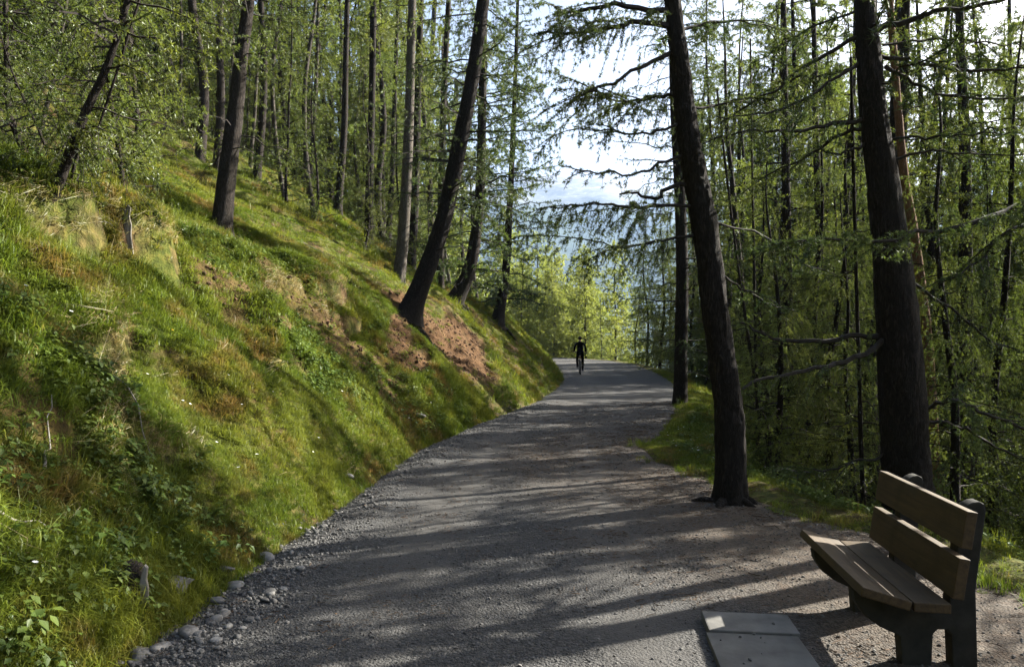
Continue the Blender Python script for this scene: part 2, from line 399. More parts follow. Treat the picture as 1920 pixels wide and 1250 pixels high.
def arc(poly, n, y0):
    P = poly; s = np.concatenate([[0], np.cumsum(np.linalg.norm(np.diff(P, axis=0), axis=1))])
    return P, s
def track(x, y):
    """compacted wheel tracks along the path"""
    dl, dr = dists(x, y); n = .22 * fbm(x * .5, y * .25, 2, 55)
    t = np.maximum(np.exp(-((dl + 1.05 + n) / .34) ** 2), .9 * np.exp(-((dl + 2.55 + n) / .38) ** 2))
    return t * sstep(-.55, .15, fbm(x * 1.3, y * .5, 3, 56))
def path_mesh():
    # rows: pairs of points of the two edges at equal share of their length, denser near the camera
    n = 340
    t = np.linspace(0, 1, n) ** 1.9
    def smp(poly):
        m = poly[:, 1] >= -20
        P = catmull(poly[m], 400)
        i0 = np.argmax(P[:, 1] > 1.0)
        P = P[i0:]; s = np.concatenate([[0], np.cumsum(np.linalg.norm(np.diff(P, axis=0), axis=1))])
        return np.stack([np.interp(t * s[-1], s, P[:, k]) for k in (0, 1)], 1)
    A, B = smp(LEFT), smp(RIGHT)
    u = np.linspace(-.06, 1.06, 60)
    P = A[:, None] * (1 - u)[None, :, None] + B[:, None] * u[None, :, None]
    x, y = P[..., 0].ravel(), P[..., 1].ravel()
    dl, dr = dists(x, y)
    z = height(x, y, False) * 0 + .022 * fbm(x * .5, y * 1.3, 3, 30) + .012 * fbm(x * 3, y * 2, 3, 77)
    e = np.maximum(dl, dr)
    z -= .04 * sstep(-.25, .12, e) + .25 * sstep(.12, .4, e)
    z += .035 * np.exp(-((dl + .42) / .14) ** 2) * sstep(-.2, .3, fbm(x * .6, y * .6, 2, 8))     # ridge of loose stones along the left edge
    dirt = sstep(-2.9, -1.0, dr + .35 * fbm(x, y * .7, 3, 61)) * sstep(22, 8, y) * .9
    V = np.stack([x, y, z], 1); i = np.arange(len(V)).reshape(n, len(u))
    Q = np.stack([i[:-1, :-1], i[:-1, 1:], i[1:, 1:], i[1:, :-1]], -1).reshape(-1, 4)
    me = mesh_np('gravel_path', V, None, [M['path']], None, dirt, True, Q)
    me.attributes.new('track', 'FLOAT', 'POINT').data.foreach_set('value', track(x, y).astype(np.float32)); return me
tag(obj('gravel_path', path_mesh()), kind='structure')

def mountain_z(x, y):
    r = np.hypot(x, y); th = np.degrees(np.arctan2(x, y))
    top = 655 + 90 * fbm(th * .09, th * 0 + 3, 4, 70) - 6 * np.abs(th - 4) * sstep(0, 30, np.abs(th - 4)) * .3
    f = sstep(1200, 3500, r) * sstep(5600, 3550, r)
    rid = 1 - np.abs(fbm(x * .0016, y * .0016, 5, 80))
    return -85 + (top + 85) * f * (.78 + .22 * rid) + 40 * fbm(x * .004, y * .004, 4, 90) * f
th = np.radians(np.linspace(-40, 62, 170)); rr = np.linspace(1150, 5600, 70)
TH, RR = np.meshgrid(th, rr)
X, Y = (RR * np.sin(TH)).ravel(), (RR * np.cos(TH)).ravel()
i = np.arange(TH.size).reshape(TH.shape)
Q = np.stack([i[:-1, :-1], i[:-1, 1:], i[1:, 1:], i[1:, :-1]], -1).reshape(-1, 4)
tag(obj('mountain', mesh_np('mountain', np.stack([X, Y, mountain_z(X, Y)], 1), None, [M['mountain']], None, None, True, Q)), kind='structure')

# ------------------------------------------------------------------ trees
def trunk_mesh(P, R, name='trunk', mat='bark', sides=12, seg=.15, flare=.5, rough=.0, seed=0):
    """a tapered trunk through points P with radii R, root flare and uneven bark"""
    P = np.asarray(P, float); R = np.asarray(R, float)
    Ln = np.linalg.norm(np.diff(P, axis=0), axis=1).sum()
    n = int(np.clip(Ln / seg, 8, 260))
    C = catmull(P, n); s = np.linspace(0, 1, n); rad = np.interp(s, np.linspace(0, 1, len(R)), R)
    hgt = s * Ln
    an = np.arange(sides) * 2 * np.pi / sides
    lob = 1 + .32 * np.sin(an * 3 + seed) + .2 * np.sin(an * 5 + 2 * seed)
    fl = 1 + flare * np.exp(-hgt / (R[0] * 1.5))[:, None] * lob[None]
    rr = rad[:, None] * fl
    if rough:
        hh = hgt[:, None] + 0 * an[None]; aa = 0 * hgt[:, None] + an[None]
        arcs = aa * R[0]
        wrap = np.minimum(aa, 2 * np.pi - aa)
        rr = rr + rough * (fbm(wrap * R[0] * 16 + seed, hh * 3.0, 4, 5) + .8 * fbm(wrap * R[0] * 40, hh * 7, 2, 6)) * np.clip(rad / R[0] + .2, .3, 1)[:, None]
        rr = rr * (1 + .05 * fbm(hh * .8 + seed, wrap * .5, 2, 7))
    Tn = unit(np.gradient(C, axis=0))
    ref = np.array([0., 1., 0.])
    A = unit(np.cross(Tn, ref)); B = np.cross(Tn, A)
    V = C[:, None] + (A[:, None] * np.cos(an)[None, :, None] + B[:, None] * np.sin(an)[None, :, None]) * rr[..., None]
    idx = np.arange(n * sides).reshape(n, sides)
    a = idx[:-1]; b = np.roll(a, -1, 1); c = idx[1:]; d = np.roll(c, -1, 1)
    Q = np.stack([a, b, d, c], -1).reshape(-1, 4)
    return mesh_np(name, V.reshape(-1, 3), None, [M[mat]], None, None, True, Q), C, rad

LOD = {  # tuft spacing, needles, length, width, twig step, twig points, twig sides
    'near': (.024, 7, .032, .0068, .055, 5, 3), 'mid': (.040, 8, .046, .0098, .075, 3, 3),
    'far': (.080, 8, .094, .0195, .115, 3, 3), 'vfar': (.17, 7, .18, .052, .24, 3, 3)}
def dress(mb, P, R, rs, lod, dens=1.0, tw=.45, hang=.6, t0=.12, dark=0., bare=0., sub=True):
    """P (N,K,3) limbs: wood, side twigs that hang, needle tufts along both"""
    sp, nn, nl, nw, tstep, tk, tsd = LOD[lod]
    N, K, _ = P.shape
    V, T = tubes(P, R, 5 if lod == 'near' else 3, ref=np.tile([.3, .2, .9], (N, 1))); mb.add(V, T, 0)
    Ln = np.linalg.norm(np.diff(P, axis=1), axis=2).sum(1)
    cnt = np.maximum(1, (Ln / tstep * dens).astype(int)); own = np.repeat(np.arange(N), cnt); n = len(own)
    t = t0 + (1 - t0) * rs.uniform(0, 1, n) ** .85
    f = t * (K - 1); i0 = np.minimum(f.astype(int), K - 2); fr = (f - i0)[:, None]
    C = P[own, i0] * (1 - fr) + P[own, i0 + 1] * fr; Tn = unit(P[own, i0 + 1] - P[own, i0])
    up = np.array([0, 0, 1.])
    side = unit(np.cross(Tn, up)) * rs.choice([-1, 1], n)[:, None]
    down = rs.uniform(0, 1, n)[:, None] < hang
    D = unit(side * rs.uniform(.3, 1, (n, 1)) + Tn * rs.uniform(.2, .9, (n, 1)) + up * rs.uniform(-.35, .25, (n, 1)))
    L = tw * rs.uniform(.3, 1.15, n) * (1.15 - .75 * t) * np.minimum(1, Ln[own] / 1.2)
    grav = np.where(down[:, 0], rs.uniform(.5, 1.3, n), rs.uniform(.0, .35, n))
    D = np.where(down, unit(D * .45 + np.array([0, 0, -.25])), D)
    s = np.linspace(0, 1, tk)
    W = C[:, None] + D[:, None] * (L[:, None] * s)[..., None] - up * (L * grav)[:, None, None] * (s ** 1.6)[None, :, None]
    W = W + rs.normal(size=W.shape) * .018 * (s > 0)[None, :, None] * np.minimum(1, L / .4)[:, None, None]
    wr = (.0022 if lod == 'near' else .003 if lod == 'mid' else .005) * (1.3 - s)[None] * np.ones((n, 1))
    if lod == 'near': V, T = tubes(W, wr, tsd, ref=rs.normal(size=(n, 3)))
    else: V, T = tubes(W[:, [0, -1]], wr[:, [0, -1]], 3, ref=rs.normal(size=(n, 3)))
    mb.add(V, T, 0)
    keep = (rs.uniform(0, 1, N)[own] >= bare) & (rs.uniform(0, 1, n) > .06)
    W, Lk = W[keep], L[keep]; m = len(W)
    if m:
        k = np.maximum(2, (Lk * (1 + .4 * grav[keep]) / sp).astype(int)); ow = np.repeat(np.arange(m), k)
        tt = rs.uniform(.05, 1, len(ow)); f = tt * (tk - 1); i0 = np.minimum(f.astype(int), tk - 2); fr = (f - i0)[:, None]
        c = W[ow, i0] * (1 - fr) + W[ow, i0 + 1] * fr; tn = unit(W[ow, i0 + 1] - W[ow, i0])
        lt = rs.uniform(0, .6, N)[own[keep]]
        tint = np.clip(np.repeat(lt + rs.uniform(-.1, .5, m), k) + rs.uniform(-.15, .15, len(ow)), 0, 1)
        needles(mb, c, tn, rs, nn, nl, nw, tint)
    # tufts on the limb itself
    if bare < 1:
        k = np.maximum(1, (Ln * .7 / sp).astype(int)); ow = np.repeat(np.arange(N), k); ok = rs.uniform(0, 1, N)[ow] >= bare; ow = ow[ok]
        if len(ow):
            tt = rs.uniform(t0 + .1, 1, len(ow)); f = tt * (K - 1); i0 = np.minimum(f.astype(int), K - 2); fr = (f - i0)[:, None]
            c = P[ow, i0] * (1 - fr) + P[ow, i0 + 1] * fr
            needles(mb, c, unit(P[ow, i0 + 1] - P[ow, i0]), rs, nn, nl, nw, rs.uniform(0, 1, len(ow)))
def limb_set(C, rad, rs, z0, z1, step, Lfun, e0=(-.1, .35), droop=.35, tip=.25, azf=None, K=8):
    """limbs growing from a trunk line C between the shares z0 and z1 of its length"""
    Ln = np.linalg.norm(np.diff(C, axis=0), axis=1).sum()
    n = max(3, int((z1 - z0) * Ln / step)); q = np.sort(rs.uniform(z0, z1, n))
    f = q * (len(C) - 1); i0 = np.minimum(f.astype(int), len(C) - 2); fr = (f - i0)[:, None]
    B = C[i0] * (1 - fr) + C[i0 + 1] * fr
    az = np.arange(n) * 2.39996 + rs.uniform(-.7, .7, n)
    if azf is not None: az = azf(az, rs)
    L = np.array([Lfun(x) for x in q]) * rs.uniform(.55, 1.15, n)
    el = rs.uniform(*e0, n)
    s = np.linspace(0, 1, K)
    H = np.stack([np.sin(az), np.cos(az), 0 * az], 1); S = np.stack([np.cos(az), -np.sin(az), 0 * az], 1)
    dr = droop * rs.uniform(.5, 1.4, n); tp = tip * rs.uniform(.2, 1.5, n); wg = rs.normal(size=n) * .12
    P = B[:, None] + H[:, None] * (L[:, None] * s * np.cos(el)[:, None])[..., None] + S[:, None] * (L * wg)[:, None, None] * (s ** 2)[None, :, None]
    P[..., 2] += L[:, None] * (np.sin(el)[:, None] * s - dr[:, None] * s ** 2 + tp[:, None] * s ** 3.5)
    P += rs.normal(size=P.shape) * .03 * np.minimum(1, L)[:, None, None] * (s > .1)[None, :, None]
    r0 = np.minimum(np.interp(q, np.linspace(0, 1, len(rad)), rad) * .55, .007 + .0085 * L)
    R = r0[:, None] * (1 - .85 * s)[None]
    return P, R
def crown_mesh(C, rad, seed, lod, z0=.3, z1=.99, step=.16, Lmax=2.2, dens=1., tw=.5, hang=.6, mat='needle', droop=.35, dead=(0.05, .3, .4), prof=None, bare=.06, e0=(-.1, .35), azf=None, thin=None):
    rs = RS(seed); mb = MB()
    if prof is None: prof = lambda q: Lmax * (max(0, (1 - q)) ** .75 * .95 + .06) * (.55 + .45 * min(1, (q - z0 + .08) / .2))
    P, R = limb_set(C, rad, rs, z0, z1, step, prof, e0, droop, azf=azf)
    if thin:
        hz = np.interp(P[:, 0, 2], C[:, 2], np.linspace(0, 1, len(C))); kp = rs.uniform(0, 1, len(P)) < np.where(hz > thin[0], thin[1], 1); P, R = P[kp], R[kp]
    dress(mb, P, R, rs, lod, dens, tw, hang, bare=bare)
    if dead:
        P, R = limb_set(C, rad, rs, dead[0], dead[1], dead[2], lambda q: Lmax * .55, (-.35, .15), .25, .0)
        dress(mb, P, R * .8, rs, lod, .35, tw * .5, .3, bare=.8)
    return mb.mesh('crown', [M['wood_dark'], M[mat]], False)

def px_line(pts, Y0, Y1):
    n = len(pts); return np.array([at(x, y, Y0 + (Y1 - Y0) * i / (n - 1)) for i, (x, y) in enumerate(pts)])
def make_tree(name, base, C, label, group, parts, cat='tree'):
    e = empty(name, tuple(base)); tag(e, label, cat, group)
    for nm, me in parts:
        o = obj(nm, me, e); o.location = (-base[0], -base[1], -base[2])
    return e

# the two big larches beside the path on the right
def limbs_mesh(pts, Y0, Y1, r0, r1, lod, seed, dens, tw, hang, bare=0., t0=.1, mat='needle_dark', extra=0):
    rs = RS(seed); K = 16
    P = catmull(px_line(pts, Y0, Y1), K) + rs.normal(size=(K, 3)) * .012
    R = np.interp(np.linspace(0, 1, K), [0, 1], [r0, r1])
    mb = MB()
    dress(mb, P[None], R[None], rs, lod, dens, tw, hang, t0, bare=bare)
    if extra:   # side limbs of the limb
        q = rs.uniform(.2, .95, extra); f = q * (K - 1); i0 = np.minimum(f.astype(int), K - 2); B = P[i0]
        Tn = unit(P[i0 + 1] - P[i0]); sd = unit(np.cross(Tn, [0, 0, 1.])) * rs.choice([-1, 1], extra)[:, None]
        L = tw * 1.7 * rs.uniform(.6, 1.3, extra); s = np.linspace(0, 1, 7)
        D = unit(Tn * .8 + sd * rs.uniform(.3, 1, (extra, 1)) + np.array([0, 0, .1]))
        Q_ = B[:, None] + D[:, None] * (L[:, None] * s)[..., None]; Q_[..., 2] -= (L * rs.uniform(.1, .5, extra))[:, None] * s ** 2
        dress(mb, Q_, (.007 * (1 - .8 * s))[None] * np.ones((extra, 1)), rs, lod, dens, tw * .7, hang, bare=bare)
    return mb.mesh('branch', [M['wood_dark'], M[mat]], False)

def hero(pxp, Y, top_h, widths, label, seed, mat='bark', rough=.016, lean_y=0., sides=40, seg=.05, flare=.45, name='larch_tree', sink=.12):
    """trunk through photograph points (base first) at distance Y; widths in photograph pixels"""
    P = [at(x, y, Y + lean_y * i) for i, (x, y) in enumerate(pxp)]
    gz = hpt(P[0][0], P[0][1])
    if P[0][2] > gz + .05:
        q = P[0] + (P[0] - P[1]) / max(.1, P[1][2] - P[0][2]) * (P[0][2] - gz) * .5; q[2] = gz
        P.insert(0, q); widths = [widths[0] * 1.15] + list(widths)
    P[0][2] -= sink
    R = [wd * .88 / F * Y / 2 for wd in widths]
    d = unit(P[-1] - P[-3]); d = unit(d + np.array([0, 0, .35]))
    ln = 0
    while P[-1][2] < P[0][2] + top_h:
        P.append(P[-1] + d * 2.2); d = unit(d + np.array([0, 0, .25])); R.append(max(.015, R[-1] * .78))
    me, C, rad = trunk_mesh(P, R, 'trunk', mat, sides, seg, flare, rough, seed)
    return P, R, me, C, rad

HY = 7.6
P, R, me, C, rad = hero([(1370, 950), (1368, 800), (1350, 650), (1322, 430), (1303, 330), (1288, 240), (1275, 120), (1262, 0)], HY, 13, [64, 62, 54, 54, 50, 46, 40, 34],
    '', 3, flare=.8)
t2 = make_tree('larch_tree', P[0], C, 'dark larch trunk leaning left at the edge of the path, beside the grass verge', None, [('trunk', me)])
for k, (pts, Y1, r0, r1, dens, tw, hang, bare, ex) in enumerate([
    ([(1262, 50), (1200, 44), (1100, 58), (1010, 65)], 7.0, .034, .008, 1.1, .45, .5, 0, 10),
    ([(1266, 20), (1150, 10), (1080, 22), (1040, 30)], 6.9, .03, .008, 1.0, .4, .4, 0, 8),
    ([(1268, 95), (1200, 128), (1120, 165), (1080, 182)], 7.1, .026, .006, .8, .35, .4, .0, 5),
    ([(1280, 172), (1235, 180), (1180, 188), (1095, 182)], 7.8, .022, .006, 1.5, .5, .6, 0, 12),
    ([(1285, 222), (1220, 250), (1140, 246), (1075, 236)], 7.2, .016, .004, .8, .25, .4, 0, 4),
    ([(1290, 285), (1200, 322), (1120, 322), (1055, 316)], 7.0, .016, .004, .9, .22, .5, 0, 2),
    ([(1298, 345), (1255, 352), (1232, 372), (1200, 362), (1165, 362)], 7.5, .026, .010, .5, .3, .6, .0, 0),
    ([(1305, 384), (1200, 388), (1110, 384), (1005, 394)], 7.0, .020, .004, 1.3, .5, .95, 0, 6),
    ([(1310, 440), (1230, 452), (1170, 462), (1110, 455)], 7.4, .018, .004, 1.2, .45, .9, 0, 6),
    ([(1335, 500), (1420, 560), (1500, 585)], 8.4, .014, .004, .6, .3, .4, 0, 3),
    ([(1340, 420), (1430, 440), (1520, 500), (1560, 520)], 8.6, .014, .004, .7, .3, .5, 0, 4),
    ([(1300, 205), (1400, 190), (1500, 215)], 8.8, .014, .004, .9, .4, .7, 0, 5),
    ([(1270, 60), (1340, 40), (1420, 45), (1500, 60)], 8.3, .018, .005, 1.0, .45, .6, 0, 6)]):
    o = obj('branch', limbs_mesh(pts, HY, Y1, r0, r1, 'near', 100 + k, dens, tw, hang, bare, extra=ex), t2); o.location = -t2.location
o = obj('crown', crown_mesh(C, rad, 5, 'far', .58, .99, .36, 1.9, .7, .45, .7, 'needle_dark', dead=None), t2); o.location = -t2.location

BY = 7.9
P, R, me, C, rad = hero([(1705, 985), (1700, 900), (1695, 800), (1683, 600), (1663, 400), (1640, 230), (1628, 100), (1620, -20)], BY, 15, [104, 98, 92, 84, 68, 56, 48, 42], '', 7, rough=.022, flare=.6)
t1 = make_tree('larch_tree', P[0], C, 'thickest larch trunk, nearly black, standing right behind the bench backrest', None, [('trunk', me)])
for k, (pts, Y1, r0, r1, dens, tw, hang, bare, ex) in enumerate([
    ([(1655, 630), (1600, 632), (1510, 640), (1440, 632), (1385, 600)], 7.5, .032, .012, .5, .3, .5, .0, 0),
    ([(1660, 632), (1622, 665), (1560, 685), (1480, 700), (1390, 724)], 7.3, .034, .014, .8, .3, .9, .0, 3),
    ([(1612, 66), (1529, 114), (1488, 151), (1398, 200), (1345, 234)], 8.3, .024, .006, .9, .4, .8, 0, 5),
    ([(1615, 120), (1560, 152), (1480, 198), (1420, 215), (1340, 218)], 7.4, .02, .006, .9, .4, .8, 0, 5),
    ([(1622, 222), (1550, 234), (1480, 247), (1410, 244), (1318, 272)], 7.4, .026, .006, .8, .35, .7, 0, 4),
    ([(1625, 235), (1560, 262), (1500, 300), (1410, 336)], 8.2, .022, .006, .7, .35, .7, 0, 4),
    ([(1630, 268), (1585, 285), (1555, 288), (1530, 274)], 7.7, .016, .006, .5, .25, .5, 0, 0),
    ([(1645, 55), (1720, 36), (1745, 23), (1830, 14), (1920, -10)], 7.4, .034, .016, .6, .45, .7, 0, 4),
    ([(1655, 85), (1740, 75), (1830, 78), (1920, 85)], 8.3, .016, .006, .6, .4, .7, 0, 3),
    ([(1655, 106), (1700, 112), (1800, 130), (1870, 135), (1925, 124)], 7.6, .024, .009, .6, .4, .7, 0, 3),
    ([(1660, 125), (1700, 146), (1740, 170), (1850, 185), (1925, 182)], 7.8, .024, .009, .7, .4, .8, 0, 3),
    ([(1668, 262), (1760, 256), (1900, 248)], 7.2, .015, .005, .6, .3, .7, 0, 2),
    ([(1675, 298), (1750, 284), (1800, 287), (1925, 293)], 7.6, .018, .007, .5, .3, .7, 0, 2),
    ([(1710, 530), (1800, 592), (1860, 640), (1925, 662)], 8.4, .017, .008, .5, .3, .6, 0, 2),
    ([(1735, 765), (1790, 750), (1850, 775), (1925, 806)], 7.2, .026, .014, 1.0, .4, .5, 0, 6),
    ([(1740, 790), (1800, 800), (1870, 838), (1925, 860)], 7.6, .022, .010, .5, .35, .5, 0, 2),
    ([(1665, 850), (1600, 868), (1530, 884), (1470, 880)], 8.0, .016, .005, 1.2, .4, .5, 0, 6)]):
    o = obj('branch', limbs_mesh(pts, BY, Y1, r0, r1, 'near', 200 + k, dens, tw, hang, bare, extra=ex), t1); o.location = -t1.location
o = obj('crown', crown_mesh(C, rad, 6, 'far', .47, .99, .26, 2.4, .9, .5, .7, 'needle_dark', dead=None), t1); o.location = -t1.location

# a larch just outside the frame whose low branch hangs across the big trunk
bx, by_ = 5.3, 6.6
P = [np.array([bx, by_, hpt(bx, by_) - .1]), np.array([bx + .05, by_, 3]), np.array([bx, by_ + .1, 7]), np.array([bx - .1, by_, 12])]
me, C, rad = trunk_mesh(P, [.17, .14, .10, .02], 'trunk', 'bark', 20, .1, .4, .012, 4)
t0_ = make_tree('larch_tree', P[0], C, 'larch by the frame edge, its long dark branch crossing the thick trunk', None, [('trunk', me)])
for k, (pts, Y0, Y1, r0, r1, dens, tw, hang, ex) in enumerate([
    ([(2080, 330), (1925, 384), (1860, 404), (1740, 437), (1640, 452), (1520, 446), (1405, 476)], 6.4, 5.6, .03, .004, 2.2, .30, .12, 16),
    ([(2085, 300), (1980, 395), (1900, 430), (1830, 490), (1770, 530)], 6.5, 6.0, .022, .005, 1.3, .28, .2, 8)]):
    o = obj('branch', limbs_mesh(pts, Y0, Y1, r0, r1, 'near', 300 + k, dens, tw, hang, 0, extra=ex, t0=.02), t0_); o.location = -t0_.location
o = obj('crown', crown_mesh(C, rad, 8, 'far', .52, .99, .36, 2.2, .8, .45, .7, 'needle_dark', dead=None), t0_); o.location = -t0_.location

# trees of the photograph with their own trunks: points base first, widths, height, look
def own_tree(pxp, wds, label, seed, H=15, lod='mid', mat='bark', Y=None, crown=dict(), sides=14, rough=.006, name='larch_tree', flare=.5, lean_y=0., group=None):
    if Y is None: Y = hit(*pxp[0])[1]
    P, R, me, C, rad = hero(pxp, Y, H, wds, '', seed, mat, rough, lean_y, sides, .12, flare, sink=.25)
    if lod == 'mid' and Y > 20: lod = 'far'
    kw = dict(z0=.25, step=.17, Lmax=2.0, dens=.8, tw=.45); kw.update(crown)
    cm = crown_mesh(C, rad, seed + 900, lod, **kw)
    return make_tree(name, P[0], C, label, group, [('trunk', me), ('crown', cm)])
OWN = []
OWN.append(own_tree([(1275, 758), (1277, 650), (1279, 500), (1273, 330), (1266, 200), (1262, 60)], [32, 28, 26, 24, 22, 19], 'straight larch at the far end of the grass verge, path side', 21, 16, crown=dict(z0=.10, Lmax=2.6, step=.13, droop=.3, dens=1.0, mat='needle_dark'), Y=19.3))
OWN.append(own_tree([(413, 425), (425, 340), (440, 220), (452, 110), (466, 0)], [44, 38, 34, 28, 24], 'broad dark trunk standing alone on the mossy slope above the hollow', 22, 15, rough=.012, sides=24, crown=dict(z0=.33, Lmax=2.4, dead=(.1, .33, .5))))
OWN.append(own_tree([(762, 580), (800, 505), (832, 410), (858, 290), (885, 150), (905, 10)], [46, 38, 35, 33, 30, 26], 'big larch leaning right with curved base above the bare red earth', 23, 16, rough=.014, sides=26, crown=dict(z0=.22, Lmax=2.7, step=.13, mat='needle_dark', dead=(.06, .25, .25)), flare=.7))
OWN.append(own_tree([(845, 562), (880, 505), (897, 400), (902, 300), (905, 150), (908, 0)], [36, 28, 22, 19, 17, 14], 'larch with sickle shaped base and roots hanging over the bank', 24, 16, rough=.01, sides=20, crown=dict(z0=.10, Lmax=3.0, step=.11, mat='needle_dark', dens=1.0, dead=(.06, .3, .2)), flare=.8))
OWN.append(own_tree([(930, 602), (947, 520), (955, 400), (962, 250), (966, 150)], [26, 18, 14, 11, 9], 'slim larch last on the bank before the bend, base curved', 25, 12.5, rough=.006, crown=dict(z0=.08, Lmax=3.0, step=.10, mat='needle_dark', dens=1.0, dead=(.05, .3, .25)), flare=.8))
for pxp, wds, lab, kw in [
    ([(92, 345), (150, 235), (198, 130), (240, 0)], [24, 19, 15, 12], 'young larch leaning far right on the near bank top', dict(lod='mid', H=8, crown=dict(z0=.32, step=.11, Lmax=1.9, mat='needle', dens=1.0, tw=.45))),
    ([(62, 300), (82, 220), (100, 150), (125, 0)], [12, 10, 8, 7], 'thin pale stem left of the leaning young larch', dict(mat='bark_pale_sunlit', H=8, crown=dict(z0=.30, step=.11, Lmax=1.8, dens=1.0))),
    ([(120, 340), (150, 280), (186, 235)], [9, 7, 5], 'thin leaning pole behind the foot of the leaning young larch', dict(H=4, crown=dict(z0=.2, step=.1, Lmax=1.5))),
    ([(480, 335), (492, 220), (495, 120), (490, 20)], [18, 16, 14, 12], 'larch just right of the broad trunk, its side lit orange', dict(H=17, crown=dict(z0=.28))),
    ([(468, 312), (477, 220), (480, 170)], [9, 8, 7], 'thin white stem between the broad trunk and its neighbour', dict(mat='bark_pale_sunlit', H=11, crown=dict(z0=.4, Lmax=1.4))),
    ([(578, 366), (588, 230), (594, 120), (596, 40)], [11, 9, 8, 7], 'slender larch with white sunlit right side on the open slope', dict(mat='bark_pale_sunlit', H=14, crown=dict(z0=.3, Lmax=1.6))),  # sun on its right side put into the whole trunk's colour
    ([(632, 398), (645, 250), (648, 120), (651, 0)], [17, 14, 12, 11], 'dark larch with slightly bowed foot next to the white sided one', dict(H=17, crown=dict(z0=.3, Lmax=1.9))),
    ([(690, 448), (694, 300), (698, 150), (700, 0)], [19, 16, 14, 13], 'straight brown larch whose lower trunk is bare and twiggy', dict(H=17, crown=dict(z0=.3, Lmax=1.9))),
    ([(726, 462), (735, 330), (741, 150)], [13, 11, 9], 'slim larch bowed at its foot, among the row above the bank', dict(H=15, crown=dict(z0=.3, Lmax=1.6))),
    ([(746, 518), (757, 430), (766, 250), (773, 0)], [28, 24, 21, 17], 'tall larch with bright streak of sun down its right edge', dict(mat='bark_pale_sunlit', H=18, rough=.01, crown=dict(z0=.3, Lmax=2.0))),  # streak of sun spread into the colour of the whole trunk
    ([(770, 500), (778, 380), (783, 200), (789, 0)], [20, 17, 15, 13], 'dark larch close behind the sun streaked one', dict(H=18, crown=dict(z0=.3, Lmax=2.0))),
    ([(800, 470), (802, 330), (806, 200), (815, 0)], [14, 12, 11, 10], 'red brown trunk seen behind the big leaning larch', dict(H=17, crown=dict(z0=.3, Lmax=1.8))),
    ([(826, 480), (828, 330), (832, 180), (841, 0)], [16, 15, 13, 11], 'straight dark trunk crossed by the big leaning larch', dict(Y=24, H=17, crown=dict(z0=.28, Lmax=1.8))),
    ([(842, 515), (845, 420), (850, 300), (856, 150)], [15, 13, 11, 9], 'short visible trunk right of the big leaning larch, low on the bank', dict(H=14, crown=dict(z0=.2, Lmax=1.8))),
    ([(534, 322), (537, 240), (540, 180)], [9, 8, 7], 'thin trunk in the dark gap between slope larches', dict(H=14, mat='bark_pale_sunlit', crown=dict(z0=.35, Lmax=1.5))),
    ([(552, 345), (555, 250), (556, 150)], [8, 7, 6], 'thinner companion trunk beside the dark gap', dict(Y=36, H=13, crown=dict(z0=.35, Lmax=1.4)))]:
    OWN.append(own_tree(pxp, wds, lab, 400 + len(OWN) * 7, **kw))

# the right hand slope: trunks that can be told apart
for pxp, wds, lab, Y, kw in [
    ([(1752, 900), (1738, 640), (1712, 430), (1692, 300), (1668, 0)], [26, 22, 19, 17, 14], 'sunlit orange trunk close behind the thickest larch', 11, dict(mat='bark_orange_sunlit', H=14, crown=dict(z0=.45, Lmax=1.6))),
    ([(1490, 800), (1478, 600), (1475, 430), (1472, 250)], [22, 21, 19, 16], 'dark trunk midway between the two big larches', 16, dict(H=14, crown=dict(z0=.12, Lmax=2.4, step=.15))),
    ([(1545, 800), (1540, 620), (1536, 450), (1530, 250)], [20, 18, 16, 13], 'trunk just left of the thickest larch, half veiled by twigs', 18, dict(H=14, crown=dict(z0=.12, Lmax=2.4, step=.15))),
    ([(1420, 760), (1417, 650), (1415, 560)], [9, 7, 6], 'thin straight pole behind the leaning larch', 13, dict(H=6, crown=dict(z0=.2, Lmax=1.3))),
    ([(1435, 890), (1442, 850), (1436, 790), (1420, 740)], [14, 11, 9, 7], 'small crooked stem on the slope by the leaning larch', 11, dict(H=4.5, crown=dict(z0=.3, Lmax=1.4))),
    ([(1622, 985), (1618, 930), (1616, 880)], [13, 11, 9], 'thin stem at the slope edge beside the bench', 8.2, dict(H=3.4, lod='near', crown=dict(z0=.35, Lmax=.9, step=.1))),
    ([(1895, 700), (1898, 560), (1896, 400), (1894, 200)], [14, 13, 12, 10], 'dark bare trunk against pale valley light', 24, dict(H=18, crown=dict(z0=.3, Lmax=1.8)))]:
    OWN.append(own_tree(pxp, wds, lab, 700 + len(OWN) * 7, Y=Y, **kw))

# trees that fill the forest: a few of each kind are built, then copied
def proto_tree(seed, H, r0, lod, mat, z0, Lmax, step, dens=.8, tw=.45, dead=(.04, .3, .35), barkm='bark', droop=.35, hang=.6, sides=8, thin=None):
    rs = RS(seed)
    n = 7; zz = np.linspace(-.4, H, n)
    P = np.stack([np.cumsum(rs.normal(size=n) * .012 * H), np.cumsum(rs.normal(size=n) * .012 * H), zz], 1); P -= [P[0, 0], P[0, 1], 0]
    P[0, :2] += rs.normal(size=2) * .15
    R = np.interp(np.linspace(0, 1, n), [0, .08, 1], [r0, r0 * .92, .012])
    me, C, rad = trunk_mesh(P, R, 'trunk', barkm, sides, .35, .35, .004, seed)
    return [('trunk', me), ('crown', crown_mesh(C, rad, seed + 1, lod, z0=z0, step=step, Lmax=Lmax, dens=dens, tw=tw, dead=dead, mat=mat, droop=droop, hang=hang, thin=thin))]
def root_of(parts, name):
    e = empty(name, (0, 0, 0))
    for nm, me in parts: obj(nm, me, e)
    return e
used = {}
